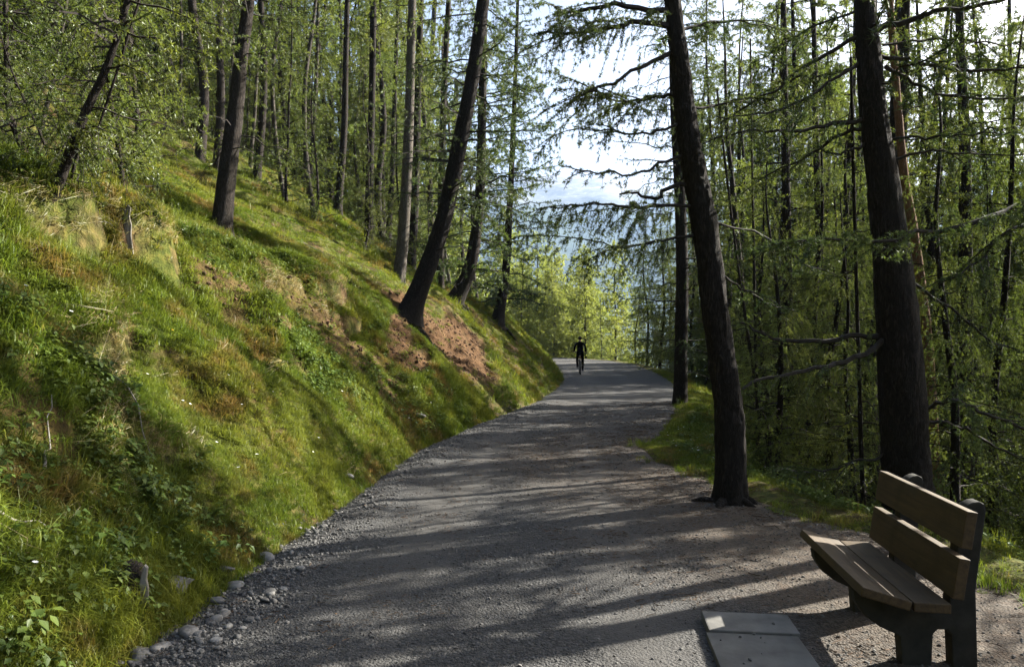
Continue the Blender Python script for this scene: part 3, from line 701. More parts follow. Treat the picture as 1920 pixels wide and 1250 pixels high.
def where_right(x, y):
    px = 960 + x / y * F
    side = 'left of the leaning larch' if px < 1290 else 'between the leaning larch and the thick trunk' if px < 1650 else 'right of the thick trunk'
    return side + (', close below the path' if y < 16 else ', halfway down the slope' if y < 34 else ', far down the slope')
def where_left(x, y):
    px = 960 + x / y * F
    side = 'left of the broad dark trunk' if px < 420 else 'between the broad trunk and the sun streaked larch' if px < 745 else 'right of the sun streaked larch'
    return side + (', near' if y < 30 else ', further back' if y < 55 else ', farthest back')
def place(key, x, y, sc, rz, name, label, group, dz=0., tilt=0.):
    kind = {'drooping larches on the slope below the path': 'drooping larch', 'larches with bare trunks just below the path': 'thin crowned larch', 'tall larches far down the slope': 'tall drooping larch',
            'half grown larches close below the path edge': 'half grown larch', 'young larches below the path': 'young larch'}.get(group)
    if kind and y > 1: label = kind + ' ' + where_right(x, y)
    kind = {'slender larches deep in the forest on the slope': 'slender dark larch', 'slender pale larches deep in the forest': 'slender pale barked larch', 'far larches behind the slope trunks': 'distant larch', 'full crowned larches behind the slope trunks': 'full crowned larch',
            'young larches among the slope trunks': 'young larch'}.get(group)
    if kind and y > 1: label = kind + ' ' + where_left(x, y)
    src = PROTO[key]
    if key not in used: r = root_of(src, name); used[key] = r
    else:
        s0 = used[key]; r = s0.copy(); COL.objects.link(r)
        for ch in list(s0.children):
            c = ch.copy(); COL.objects.link(c); c.parent = r
        r.name = name
    r.location = (x, y, hpt(x, y) + dz); r.scale = (sc, sc, sc); r.rotation_euler = (tilt * math.cos(rz * 3), tilt * math.sin(rz * 5), rz)
    return tag(r, label, 'tree', group)
PROTO = {}
for k in range(4): PROTO['slim', k] = proto_tree(1000 + k, 15 + k, .15 + .015 * k, 'far', 'needle', .27, 2.1, .18, 1.1)
for k in range(2): PROTO['pale', k] = proto_tree(1020 + k, 14 + k, .10, 'far', 'needle', .30, 1.7, .2, 1.1, barkm='bark_pale_sunlit')
for k in range(3): PROTO['droop', k] = proto_tree(1040 + k, 12 + 1.5 * k, .14, 'mid', 'needle', .06, 2.7, .125, .95, .75, dead=None, droop=.45, hang=.9, thin=(.55, .55))
for k in range(2): PROTO['curtain', k] = proto_tree(1050 + k, 15 + 2 * k, .15, 'far', 'needle', .05, 3.1, .115, 1.2, .72, dead=None, droop=.45, hang=.7)
for k in range(2): PROTO['open', k] = proto_tree(1070 + k, 14 + k, .16, 'far', 'needle', .30, 2.2, .42, .8, .5, dead=(.05, .3, .5), droop=.4, hang=.8)
for k in range(3): PROTO['young', k] = proto_tree(1060 + k, 4.5 + k, .05, 'mid', 'needle', .06, 1.6, .085, .9, .38, dead=None, droop=.15)
for k in range(3): PROTO['sunny', k] = proto_tree(1080 + k, 11 + k, .12, 'vfar', 'needle_sunlit', .03, 3.9, .080, 1.35, .8, dead=None, droop=.2, hang=.7)
PROTO['weeping', 0] = proto_tree(1055, 16, .15, 'vfar', 'needle', .05, 3.2, .11, 1.3, 1.0, dead=None, droop=.5, hang=.9)
for k in range(2): PROTO['distant', k] = proto_tree(1100 + k, 14, .15, 'vfar', 'needle', .08, 2.6, .14, 1.4, .6, dead=None)

def ppx(x, y, z): return 960 + x / y * F, HOR - (z - CAM_Z) / y * F
taken = [(o.location.x, o.location.y) for o in OWN] + [(t1.location.x, t1.location.y), (t2.location.x, t2.location.y)]
rf = RS(77)
def clear_gap(x, y, top, r):
    """keeps the opening over the bend free, where the photograph shows the sky"""
    if y < 1: return True
    rp = r / y * F; px = 960 + x / y * F
    if not (px + rp > 985 and px - rp < 1215): return True
    px, py = ppx(x, y, top + hpt(x, y))
    return not (px + rp > 985 and px - rp < 1215 and py < 470)
def scatter(n, xr, yr, ok, mind, f):
    c = 0; tries = 0
    while c < n and tries < n * 30:
        tries += 1
        x, y = rf.uniform(*xr), rf.uniform(*yr)
        if any((x - a) ** 2 + (y - b) ** 2 < mind ** 2 for a, b in taken): continue
        if not ok(x, y): continue
        if f(x, y): taken.append((x, y)); c += 1
    return c
def _sd1(poly, x, y):
    best, sg = 1e18, 1
    for k in range(len(poly) - 1):
        ax, ay = poly[k]; bx, by = poly[k + 1]; dx, dy = bx - ax, by - ay
        t = min(1., max(0., ((x - ax) * dx + (y - ay) * dy) / (dx * dx + dy * dy)))
        d = (x - ax - t * dx) ** 2 + (y - ay - t * dy) ** 2
        if d < best - 1e-9: best = d; sg = 1 if dx * (y - ay) - dy * (x - ax) >= 0 else -1
    return math.sqrt(best) * sg
_LL, _RL = LEFT.tolist(), RIGHT.tolist()
def d1(x, y): return _sd1(_LL, x, y), -_sd1(_RL, x, y)

# sunlit larches beyond the bend
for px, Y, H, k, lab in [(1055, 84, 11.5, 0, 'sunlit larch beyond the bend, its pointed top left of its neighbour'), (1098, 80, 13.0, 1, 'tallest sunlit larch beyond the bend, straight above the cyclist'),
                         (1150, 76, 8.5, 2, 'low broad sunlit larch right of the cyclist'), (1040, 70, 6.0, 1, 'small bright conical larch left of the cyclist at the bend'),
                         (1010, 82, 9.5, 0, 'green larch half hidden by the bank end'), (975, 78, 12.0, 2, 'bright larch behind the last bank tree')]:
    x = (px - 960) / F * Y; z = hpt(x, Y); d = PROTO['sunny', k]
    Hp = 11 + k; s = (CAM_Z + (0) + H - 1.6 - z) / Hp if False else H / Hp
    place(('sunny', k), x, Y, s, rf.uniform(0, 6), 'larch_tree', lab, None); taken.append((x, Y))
for k in range(19):
    for _ in range(40):
        x, y = rf.uniform(-7, 11), rf.uniform(68, 98)
        b = d1(x, y)[1]
        if b < 1.0 or any((x - p) ** 2 + (y - q) ** 2 < 6 for p, q in taken): continue
        px = 960 + x / y * F; z = hpt(x, y)
        top = CAM_Z + (HOR - (rf.uniform(395, 450) if 1000 < px < 1170 else 330)) / F * y
        if top - z < 4: continue
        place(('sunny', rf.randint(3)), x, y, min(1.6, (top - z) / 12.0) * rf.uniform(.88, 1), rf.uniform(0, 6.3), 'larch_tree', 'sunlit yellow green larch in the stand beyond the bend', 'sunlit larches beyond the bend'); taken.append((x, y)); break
# left slope, behind the trees already placed
def left_ok(x, y):
    a, b = d1(x, y)
    return a > 4.5 and (y < 22 and x < -7.5 or y >= 22) and -1.1 < x / max(y, 1) < .12 and clear_gap(x, y, 14, 2.2)
GL = 'slender larches deep in the forest on the slope'
def put_left(x, y):
    q = rf.uniform()
    key = ('slim', rf.randint(4)) if q < .68 else ('pale', rf.randint(2))
    lab = 'slender dark larch deep in the forest on the left slope' if key[0] == 'slim' else 'slender pale barked larch deep in the forest on the left slope'
    place(key, x, y, rf.uniform(.75, 1.15) * (1.25 if y > 36 else 1), rf.uniform(0, 6.3), 'larch_tree', lab, GL if key[0] == 'slim' else 'slender pale larches deep in the forest', tilt=.03); return True
scatter(46, (-30, 2), (22, 62), left_ok, 1.7, put_left)
scatter(12, (-22, -7), (9, 22), left_ok, 2.2, put_left)
FAR = []
def put_far(x, y, lo=1.1, hi=1.75):
    FAR.append((x, y, hpt(x, y) - .2, rf.uniform(lo, hi) * (1 if x < 0 else .82), rf.uniform(0, 6.3), rf.randint(4))); return True
scatter(220, (-100, 0), (48, 130), lambda x, y: d1(x, y)[0] > 5 and -1 < x / y < .02 and clear_gap(x, y, 20, 3.4), 2.2, put_far)
def put_left_dense(x, y):
    place(('curtain', rf.randint(2)), x, y, rf.uniform(.9, 1.35), rf.uniform(0, 6.3), 'larch_tree', 'full crowned larch filling the gaps between the slope trunks', 'full crowned larches behind the slope trunks'); return True
scatter(34, (-45, -3), (32, 70), lambda x, y: d1(x, y)[0] > 6 and -.9 < x / y < -.03 and clear_gap(x, y, 17, 3.2), 2.2, put_left_dense)
# saplings on the slope
def put_sap(x, y):
    place(('young', rf.randint(3)), x, y, rf.uniform(.5, 1.0), rf.uniform(0, 6.3), 'young_larch', 'young larch growing among the trunks on the left slope', 'young larches among the slope trunks'); return True
scatter(16, (-16, -2), (18, 45), lambda x, y: d1(x, y)[0] > 5 and clear_gap(x, y, 5, 1.6), 1.6, put_sap)
for x, y, k, s, tl, lab in [(-6.6, 10.2, 1, .95, .12, 'bushy young larch on the bank crest, nearest the left frame edge'), (-6.2, 12.4, 2, .95, .1, 'bushy young larch behind the leaning stem, boughs over the hollow'),
                        (-8.3, 12.0, 2, 1.15, .05, 'taller young larch behind the crest, top left'), (-7.4, 15.0, 0, 1.25, .05, 'young larch in shade left of the broad trunk'), (-9.6, 14.5, 1, 1.3, .0, 'young larch filling the corner above the bank crest'),
                        (-5.6, 9.6, 0, .5, .25, 'low larch bush hanging over the turf lip')]:
    place(('young', k), x, y, s, rf.uniform(0, 6.3), 'young_larch', lab, None, tilt=tl); taken.append((x, y))
# right slope
def right_ok(x, y):
    a, b = d1(x, y)
    return b > 1.6 and x > 2 and x / y < 1.0 and clear_gap(x, y, 11, 2.2)
def in_sun_way(x, y):
    t = (x + 1.2) / .894; y0 = y - .447 * t
    if 12.5 < y0 < 25 and t < 17: return True
    t = (x - 3) / .894; y0 = y - .447 * t
    return 22 < y0 < 60 and t < 11 and (x * 7.3 + y * 3.1) % 1 < .7
def put_right(x, y):
    if in_sun_way(x, y): return False
    place(('droop', rf.randint(3)) if d1(x, y)[1] < 9 and y < 30 else ('curtain', rf.randint(2)), x, y, rf.uniform(.75, 1.15), rf.uniform(0, 6.3), 'larch_tree', 'drooping larch with hanging twigs on the slope below the path', 'drooping larches on the slope below the path', tilt=.04); return True
def put_open(x, y):
    place(('open', rf.randint(2)), x, y, rf.uniform(.8, 1.15), rf.uniform(0, 6.3), 'larch_tree', 'R', 'larches with bare trunks just below the path', tilt=.04); return True
scatter(15, (3, 11), (10.5, 30), lambda x, y: right_ok(x, y) and d1(x, y)[1] < 6, 1.9, put_open)
scatter(5, (3, 10), (9, 24), right_ok, 1.9, put_right)
scatter(26, (10, 30), (14, 34), lambda x, y: right_ok(x, y) and d1(x, y)[1] > 6, 2.0, put_right)
scatter(50, (9, 60), (22, 56), lambda x, y: right_ok(x, y) and d1(x, y)[1] > 5, 2.2, put_right)
scatter(230, (18, 90), (32, 120), lambda x, y: right_ok(x, y) and d1(x, y)[1] > 10 and x > .20 * y and not (y > 58 and x < 36), 2.3, put_far)
for x, y, k, s in [(8.6, 9.9, 0, .8)]:  # unseen tree, added to darken the lower left bank
    place(('curtain', k), x, y, s, rf.uniform(0, 6.3), 'larch_tree', 'unseen full crowned larch added to shade the bank, just outside the right frame edge', 'unseen larches added for shade beside the bench'); taken.append((x, y))
for px, Y, k, s, lab in [(1192, 60, 0, .60, 'green larch at the outer path edge, first right of the sunlit stand'), (1212, 52, 1, .62, 'green larch at the path edge between the sunlit stand and the straight larch'), (1238, 45, 0, .66, 'green larch at the path edge just left of the straight larch'), (1258, 54, 1, .75, 'green larch showing behind the straight larch'), (1300, 38, 0, .75, 'green larch between the straight and the leaning larch')]:
    x = (px - 960) / F * Y; place(('curtain', k), x, Y, s, rf.uniform(0, 6.3), 'larch_tree', lab, None, tilt=.03); taken.append((x, Y))
for k, px in enumerate(range(1325, 1700, 24)):
    for Y in range(27 + (k * 5) % 9, 70, 2):
        x = (px - 960) / F * Y
        if in_sun_way(x, Y) or any((x - a) ** 2 + (Y - b) ** 2 < 2.5 for a, b in taken): continue
        place(('curtain', k % 2), x, Y, min(1.5, .6 + .02 * Y), rf.uniform(0, 6.3), 'larch_tree', 'x', 'drooping larches on the slope below the path', tilt=.03); taken.append((x, Y)); break
for px, Y, k, s in [(1345, 30, 0, .7), (1400, 24, 1, .7), (1450, 30, 0, .9), (1515, 20.5, 1, .95), (1575, 24, 0, 1.05), (1620, 19.5, 1, .9), (1765, 17.5, 0, .9), (1800, 21, 1, 1.0), (1855, 18, 0, .95), (1905, 22.5, 1, 1.1), (1835, 26, 0, 1.15), (1735, 23, 1, 1.05)]:
    x = (px - 960) / F * Y
    if in_sun_way(x, Y): continue
    place(('curtain', k), x, Y, s, rf.uniform(0, 6.3), 'larch_tree', 'x', 'drooping larches on the slope below the path', tilt=.03); taken.append((x, Y))
HALF = ['half grown larch nearest the leaning larch on its right', 'half grown larch above the far end of the bench seat', 'half grown larch midway between the leaning larch and the bench backrest', 'small half grown larch touching the left side of the thick trunk',
        'half grown larch directly right of the thick trunk, above the near bench post', 'half grown larch behind the low dark branches at the right frame edge', 'half grown larch just behind the small crooked stem', 'half grown larch farther back above the near bench post',
        'half grown larch mostly hidden behind the thick trunk', 'half grown larch farthest back between the two big trunks']
for (px, Y, k, s), lab in zip([(1470, 10.8, 0, .42), (1560, 11.8, 1, .48), (1510, 13.5, 2, .48), (1610, 10.2, 3, .38), (1790, 9.6, 1, .5), (1860, 11.5, 2, .6), (1440, 15.5, 3, .5), (1830, 14, 0, .6), (1680, 14.5, 1, .55), (1560, 17, 3, .6)], HALF):
    x = (px - 960) / F * Y; o = place(('droop', k % 3), x, Y, s, rf.uniform(0, 6.3), 'larch_tree', lab, 'half grown larches close below the path edge', tilt=.03); o['label'] = lab; taken.append((x, Y))
for x, y, k, s in [(6.4, 7.6, 0, .9), (7.0, 5.4, 2, .95), (5.6, 3.2, 1, .9), (8.6, 6.6, 3, 1), (9.6, 9.6, 0, 1), (7.6, 2.6, 3, .9), (5.0, 1.0, 2, .8), (11, 7, 1, 1.1)]:  # unseen trees, added to throw shadow bands across the near path
    place(('open', k % 2), x, y, s, rf.uniform(0, 6.3), 'larch_tree', 'unseen larch added to cast shadow bands, outside the frame right of the bench', 'unseen larches added for shade beside the bench', tilt=.03); taken.append((x, y))
def put_rsap(x, y):
    place(('young', rf.randint(3)), x, y, rf.uniform(.5, 1.1), rf.uniform(0, 6.3), 'young_larch', 'young larch on the slope below the path', 'young larches below the path'); return True
scatter(40, (3.4, 16), (7.5, 26), lambda x, y: d1(x, y)[1] > 1.6, 1.1, put_rsap)
scatter(14, (7, 14), (26, 66), lambda x, y: .6 < d1(x, y)[1] < 5 and clear_gap(x, y, 5, 1.5), 1.6, put_rsap)

# woods too far off to count: one mass
def joined(parts):
    V, T, m, tn, n = [], [], [], [], 0; mats = []
    for nm, me in parts:
        v = np.zeros(len(me.vertices) * 3, np.float32); me.vertices.foreach_get('co', v); V.append(v.reshape(-1, 3))
        me.calc_loop_triangles(); t = np.zeros(len(me.loop_triangles) * 3, np.int32); me.loop_triangles.foreach_get('vertices', t); T.append(t.reshape(-1, 3) + n)
        q = np.zeros(len(me.loop_triangles), np.int32); me.loop_triangles.foreach_get('material_index', q); m.append(q + len(mats)); mats += list(me.materials)
        c = np.full(len(me.vertices), .5, np.float32)
        if 'tint' in me.attributes: me.attributes['tint'].data.foreach_get('value', c)
        tn.append(c); n += len(me.vertices)
    return mesh_np('far_tree', np.concatenate(V), np.concatenate(T), mats, np.concatenate(m), np.concatenate(tn), False)
def build_far_woods():
    A = np.array(FAR); lib = library('far_woods', [joined(PROTO[k_]) for k_ in (('distant', 0), ('distant', 1), ('weeping', 0))])
    pick = np.where(A[:, 0] < 0, A[:, 5] % 2, 1 + A[:, 5] % 2).astype(int)
    instancer('far_woods', A[:, :3], np.stack([0 * A[:, 0], 0 * A[:, 0], A[:, 4]], 1), A[:, 3], pick, lib)

# the forest goes on behind and beside the camera
def put_behind(x, y):
    place(('slim', rf.randint(4)), x, y, rf.uniform(.85, 1.1), rf.uniform(0, 6.3), 'larch_tree', 'larch of the forest standing outside the frame, behind the viewpoint', 'larches outside the frame behind the viewpoint'); return True
scatter(16, (-20, -4.5), (-18, 4), lambda x, y: d1(x, y)[0] > 3 and x / max(y, .1) < -1.0 or y < -2 and d1(x, y)[0] > 2, 2.6, put_behind)
scatter(5, (7, 16), (-16, 0), lambda x, y: d1(x, y)[1] > 1.5, 3.4, put_behind)

# ------------------------------------------------------------------ ground cover (nobody could count it)
def blades(rs, n, spread, hmin, hmax, wd, lean, droop):
    mb = MB()
    a = rs.uniform(0, 2 * np.pi, n); r = spread * np.sqrt(rs.uniform(0, 1, n))
    B = np.stack([r * np.cos(a), r * np.sin(a), -.02 + 0 * a], 1)
    h = rs.uniform(hmin, hmax, n); az = rs.uniform(0, 2 * np.pi, n); le = np.abs(rs.normal(size=n)) * lean + .08
    H = np.stack([np.cos(az), np.sin(az), 0 * az], 1); S = np.stack([-np.sin(az), np.cos(az), 0 * az], 1) * (wd * rs.uniform(.6, 1.3, n))[:, None]
    m = B + H * (h * le * .45)[:, None] + np.array([0, 0, 1]) * (h * .6)[:, None]
    t = B + H * (h * le * 1.25)[:, None] + np.array([0, 0, 1]) * (h * (1 - droop * le))[:, None]
    V = np.stack([B - S * .5, B + S * .5, m - S * .42, m + S * .42, t], 1)
    T = np.array([[0, 1, 3], [0, 3, 2], [2, 3, 4]])[None] + (np.arange(n) * 5)[:, None, None]
    mb.add(V, T.reshape(-1, 3), 0, np.repeat(rs.uniform(0, 1, n), 5)); return mb
def leaves(rs, n, spread, h, size):
    mb = MB()
    a = rs.uniform(0, 2 * np.pi, n); r = spread * np.sqrt(rs.uniform(0, 1, n))
    C = np.stack([r * np.cos(a), r * np.sin(a), rs.uniform(.1, 1, n) * h], 1)
    az = a + rs.normal(size=n) * .6; el = rs.uniform(-.5, .5, n); L = size * rs.uniform(.5, 1.2, n)
    D = np.stack([np.cos(az) * np.cos(el), np.sin(az) * np.cos(el), np.sin(el)], 1) * L[:, None]
    S = unit(np.cross(D, [0, 0, 1.]) + rs.normal(size=(n, 3)) * .0) * (L * .32)[:, None]
    up = np.array([0, 0, 1.]) * (L * .12)[:, None]
    V = np.stack([C - D * .5, C - D * .05 + S + up, C + D * .5, C - D * .05 - S + up, C + up * 0], 1)
    T = np.array([[0, 4, 1], [1, 4, 2], [2, 4, 3], [3, 4, 0]])[None] + (np.arange(n) * 5)[:, None, None]
    mb.add(V, T.reshape(-1, 3), 0, np.repeat(rs.uniform(0, 1, n), 5))
    st = np.stack([np.stack([C * .15 + [0, 0, -.03], C * .6, C - D * .45], 1)], 0)[0]
    V, T = tubes(st, np.full((n, 3), .0012), 3, ref=rs.normal(size=(n, 3))); mb.add(V, T, 0, .3)
    return mb
def library(name, meshes):
    c = bpy.data.collections.new(name)
    for k, me in enumerate(meshes):
        o = bpy.data.objects.new(name + '_kind.%03d' % k, me); c.objects.link(o)
    return c
def instancer(name, pts, rot, scl, idx, coll, label=None):
    me = bpy.data.meshes.new(name); n = len(pts)
    me.vertices.add(n); me.vertices.foreach_set('co', np.asarray(pts, np.float32).ravel())
    for nm, tp, v, key in (('rot', 'FLOAT_VECTOR', rot, 'vector'), ('scl', 'FLOAT', scl, 'value'), ('pick', 'INT', idx, 'value')):
        at_ = me.attributes.new(nm, tp, 'POINT'); at_.data.foreach_set(key, np.asarray(v, np.int32 if tp == 'INT' else np.float32).ravel())
    o = obj(name, me); tag(o, label, None, None, 'stuff')
    nt = bpy.data.node_groups.new(name, 'GeometryNodeTree')
    nt.interface.new_socket('Geometry', in_out='INPUT', socket_type='NodeSocketGeometry'); nt.interface.new_socket('Geometry', in_out='OUTPUT', socket_type='NodeSocketGeometry')
    g = G(nt); gi = g.n('NodeGroupInput'); go = g.n('NodeGroupOutput')
    ci = g.n('GeometryNodeCollectionInfo'); ci.inputs['Collection'].default_value = coll
    ci.inputs['Separate Children'].default_value = True; ci.inputs['Reset Children'].default_value = True
    ip = g.n('GeometryNodeInstanceOnPoints'); ip.inputs['Pick Instance'].default_value = True
    g.l(gi.outputs[0], ip.inputs['Points']); g.l(ci.outputs[0], ip.inputs['Instance'])
    def na(nm, tp):
        nd = g.n('GeometryNodeInputNamedAttribute', data_type=tp); nd.inputs['Name'].default_value = nm
        return [q for q in nd.outputs if q.enabled and q.name == 'Attribute'][0]
    e2r = g.n('FunctionNodeEulerToRotation'); g.l(na('rot', 'FLOAT_VECTOR'), e2r.inputs[0])
    g.l(e2r.outputs[0], ip.inputs['Rotation']); g.l(na('scl', 'FLOAT'), ip.inputs['Scale']); g.l(na('pick', 'INT'), ip.inputs['Instance Index'])
    g.l(ip.outputs[0], go.inputs[0])
    md = o.modifiers.new('scatter', 'NODES'); md.node_group = nt
    return o
def euler_tilt(yaw, tx):
    """yaw first, then a lean of tx towards +x (downhill on the bank)"""
    ct, st_, cy_, sy_ = np.cos(tx), np.sin(tx), np.cos(yaw), np.sin(yaw)
    return np.stack([np.arctan2(st_ * sy_, ct), np.arcsin(np.clip(st_ * cy_, -1, 1)), np.arctan2(sy_, ct * cy_)], 1)
def sample(rs, n, xr, yr, prob):
    x = rs.uniform(*xr, n); y = rs.uniform(*yr, n)
    px = 960 + x / y * F; m = (px > -120) & (px < 2040); x, y = x[m], y[m]
    m = rs.uniform(0, 1, len(x)) < prob(x, y); return x[m], y[m]
def bank_prob(lo, hi, keep=1.):
    def f(X, Y):
        a, b = dists(X, Y); m = (a > lo - .1) & (a < hi) & (rg.uniform(0, 1, len(X)) < keep); P = np.zeros(len(X))
        x, y, a = X[m], Y[m], a[m]
        n = fbm(x * .9, y * .9, 3, 33)
        st_ = (height(x - .06, y) - height(x + .06, y)) / .12
        P[m] = (a > lo + .10 * fbm(x * 3, y * 3, 2, 2)) * (1 - .95 * sstep(.3, .6, soil(x, y) + .25 * fbm(x * 7, y * 7, 2, 52))) * (.6 + .4 * sstep(-.35, .05, n)) * (1 - .92 * sstep(2.1, 3.2, st_))
        return P
    return f
rg = RS(5)
GR = library('grass', [blades(RS(60 + k), 54, .085, .03, .075, .005, .9, .35).mesh('grass_blade', [M['grass']], True) for k in range(4)]
             + [blades(RS(70 + k), 22, .06, .10, .20, .005, .55, .4).mesh('grass_blade', [M['grass']], True) for k in range(3)])
xs_, ys_ = [], []
sc_ = []
for n, xr, yr, lo, hi, s in [(54000, (-8, -1.2), (3.0, 8.5), -.05, 4.5, 1.0), (62000, (-9, 0.6), (8.5, 16), -.06, 6.5, 1.15), (46000, (-14, 3), (16, 46), .02, 9, 1.8), (26000, (-22, -3), (14, 50), 5, 16, 2.0)]:
    x, y = sample(rg, n, xr, yr, bank_prob(lo, hi)); xs_.append(x); ys_.append(y); sc_.append(np.full(len(x), s))
for n, xr, yr, s in [(9000, (1.8, 5), (4, 14), 1.05), (12000, (2.4, 9), (14, 40), 1.6)]:   # verge and slope on the right
    x, y = sample(rg, n, xr, yr, lambda x, y: (lambda d: np.where(d[1] > .05 + .12 * fbm(x * 2, y * 2, 2, 4), np.exp(-np.maximum(0, d[1] - .8) / 1.5), 0) * np.where((y < 8.6) & (d[1] < .45), .15, 1))(dists(x, y)))
    xs_.append(x); ys_.append(y); sc_.append(np.full(len(x), s))
x, y, s = np.concatenate(xs_), np.concatenate(ys_), np.concatenate(sc_)
z = tz(x, y); n = len(x); a, b = dists(x, y)
lush = sstep(-.25, .25, fbm(x * .5, y * .5, 3, 88)); longg = rg.uniform(0, 1, n) < (.025 + .07 * lush + .25 * np.exp(-np.abs(a) / .35))
idx = np.where(longg, 4 + rg.randint(0, 3, n), rg.randint(0, 4, n))
tilt = np.where(a > 0, rg.normal(size=n) * .2 + .38 * sstep(0, .5, a), rg.normal(size=n) * .15)
instancer('grass', np.stack([x, y, z], 1), euler_tilt(rg.uniform(0, 6.28, n), tilt), s * rg.uniform(.55, 1.1, n) * (.72 + .4 * lush), idx, GR)
print('grass tufts', n)
# dry straw hanging over the turf lips and between the tufts
DG = library('dry_grass', [blades(RS(80 + k), 26, .06, .05, .13, .004, 1.3, .75).mesh('dry_grass_blade', [M['grass_dry']], True) for k in range(3)])
px_, py_ = [], []
for lx, ly, hw, dp in LEDGES[:6]:
    m = int(55 * hw / .5); yy = ly + rg.normal(size=m) * hw * .75; xx = lx - .12 * np.sin(yy * 5) + rg.uniform(-.16, .04, m); px_.append(xx); py_.append(yy)
x, y = sample(rg, 30000, (-7, 0), (3, 20), lambda x, y: bank_prob(.15, 4.5)(x, y) * .06 * sstep(.0, .35, fbm(x * 1.6, y * 1.6, 3, 14))); px_.append(x); py_.append(y)
x, y = np.concatenate(px_), np.concatenate(py_); n = len(x)
instancer('dry_grass', np.stack([x, y, tz(x, y)], 1), euler_tilt(rg.uniform(0, 6.28, n), .95 + rg.normal(size=n) * .3), rg.uniform(.6, 1.25, n), rg.randint(0, 3, n), DG)
# small broad leaved herbs
HB = library('undergrowth', [leaves(RS(90 + k), 16, .10, .12, .055).mesh('herb_leaf', [M['herb']], True) for k in range(4)])
x, y = sample(rg, 26000, (-6, 0), (3, 15), lambda x, y: bank_prob(.05, 3.6)(x, y) * (.42 * sstep(.02, .3, fbm(x * .8, y * .8, 3, 44)) + .3 * sstep(6.2, 4.2, y)))
x2, y2 = sample(rg, 3000, (2.2, 6), (4.6, 16), lambda x, y: (dists(x, y)[1] > .35) * np.exp(-dists(x, y)[1] / 2) * .8)
x, y = np.r_[x, x2], np.r_[y, y2]; n = len(x)
instancer('undergrowth', np.stack([x, y, tz(x, y) + .01], 1), euler_tilt(rg.uniform(0, 6.28, n), np.where(x < 0, .4, 0) + rg.normal(size=n) * .2), rg.uniform(.5, 1.15, n), rg.randint(0, 4, n), HB)
# scattered small flowers
def flower(rs, m):
    mb = MB(); n = 7; az = np.arange(n) * 2 * np.pi / n; st = np.array([[[0, 0, -.03], [.01, 0, .07], [.012, .01, .15]]])
    V, T = tubes(st, np.array([[.0018, .0016, .0014]]), 3); mb.add(V, T, 0, .6)
    c = st[0, -1]; D = np.stack([np.cos(az), np.sin(az), .25 + 0 * az], 1) * .014; S = np.stack([-np.sin(az), np.cos(az), 0 * az], 1) * .006
    mb.add(np.stack([c + 0 * D, c + D * .6 + S, c + D, c + D * .6 - S], 1), (np.array([[0, 1, 2], [0, 2, 3]])[None] + (np.arange(n) * 4)[:, None, None]).reshape(-1, 3), 1)
    return mb.mesh('flower', [M['herb'], m], True)
FL = library('wildflowers', [flower(RS(1), M['flower_white']), flower(RS(2), M['flower_white']), flower(RS(3), M['flower_yellow'])])
x, y = sample(rg, 900, (-6, 0), (3.4, 18), lambda x, y: bank_prob(.2, 4)(x, y) * .30)
x2, y2 = sample(rg, 60, (2.2, 3.4), (9, 13), lambda x, y: (dists(x, y)[1] > .1) * .8)
x, y = np.r_[x, x2], np.r_[y, y2]; n = len(x)
instancer('wildflowers', np.stack([x, y, tz(x, y)], 1), euler_tilt(rg.uniform(0, 6.28, n), .2 + rg.normal(size=n) * .25), rg.uniform(.6, 1.2, n), rg.choice([0, 1, 2], n, p=[.42, .4, .18]), FL)

def rock_mesh(seed, name='stone', flat=.6, sub=1, amp=.25, mat='stone'):
    import bmesh
    bm = bmesh.new(); bmesh.ops.create_icosphere(bm, subdivisions=sub, radius=.5)
    rs = RS(seed); k = rs.normal(size=(5, 3)); ph = rs.uniform(0, 6, 5)
    ax = np.array([1, rs.uniform(.6, .95), flat * rs.uniform(.75, 1.2)])
    for v in bm.verts:
        p = np.array(v.co); f = 1 + amp * sum(np.sin(p @ k[q] * 3.2 + ph[q]) for q in range(5)) / 2.4
        v.co = Vector(p * f * ax)
    me = bpy.data.meshes.new(name); bm.to_mesh(me); bm.free()
    for p in me.polygons: p.use_smooth = sub > 1
    me.materials.append(M[mat]); return me
M['stone'] = plain('grey stone', (.095, .092, .087), .8, .35, 6, .4)
M['stone_pale'] = plain('pale stone', (.19, .184, .17), .75, .2, 6, .3)
M['pebble'] = plain('gravel stone', (.095, .092, .086), .85, .45, 12)
# loose gravel on the path
GV = library('gravel', [rock_mesh(500 + k, 'gravel_stone', .65, 1 if k < 2 else 1, .3, 'pebble') for k in range(5)])
def gprob(x, y):
    a, b = dists(x, y); ins = (a < .12) & (b < -.05)
    edge = (.12 + .75 * sstep(7, 4.2, y)) * np.exp(-((a + .3) / .24) ** 2) + .35 * np.exp(-((a + .05) / .12) ** 2)
    st_ = sstep(-.1, .45, fbm(x * .5 - y * .15, y * 1.6 + x * .4, 3, 19))
    right = .08 + .92 * sstep(-.5, -1.9, b)
    return ins * np.clip((.16 + .6 * st_ * right) * (1 - .8 * track(x, y)) + edge, 0, 1)
x, y = sample(rg, 70000, (-2.3, 3.6), (3.4, 9), gprob); x2, y2 = sample(rg, 50000, (-2, 4.5), (9, 19), gprob)
s = np.r_[.007 + .018 * rg.uniform(0, 1, len(x)) ** 2.6, .011 + .022 * rg.uniform(0, 1, len(x2)) ** 2.2]; x, y = np.r_[x, x2], np.r_[y, y2]; n = len(x)
a, b = dists(x, y); s = s * (1 + .5 * np.exp(-((a + .3) / .3) ** 2))
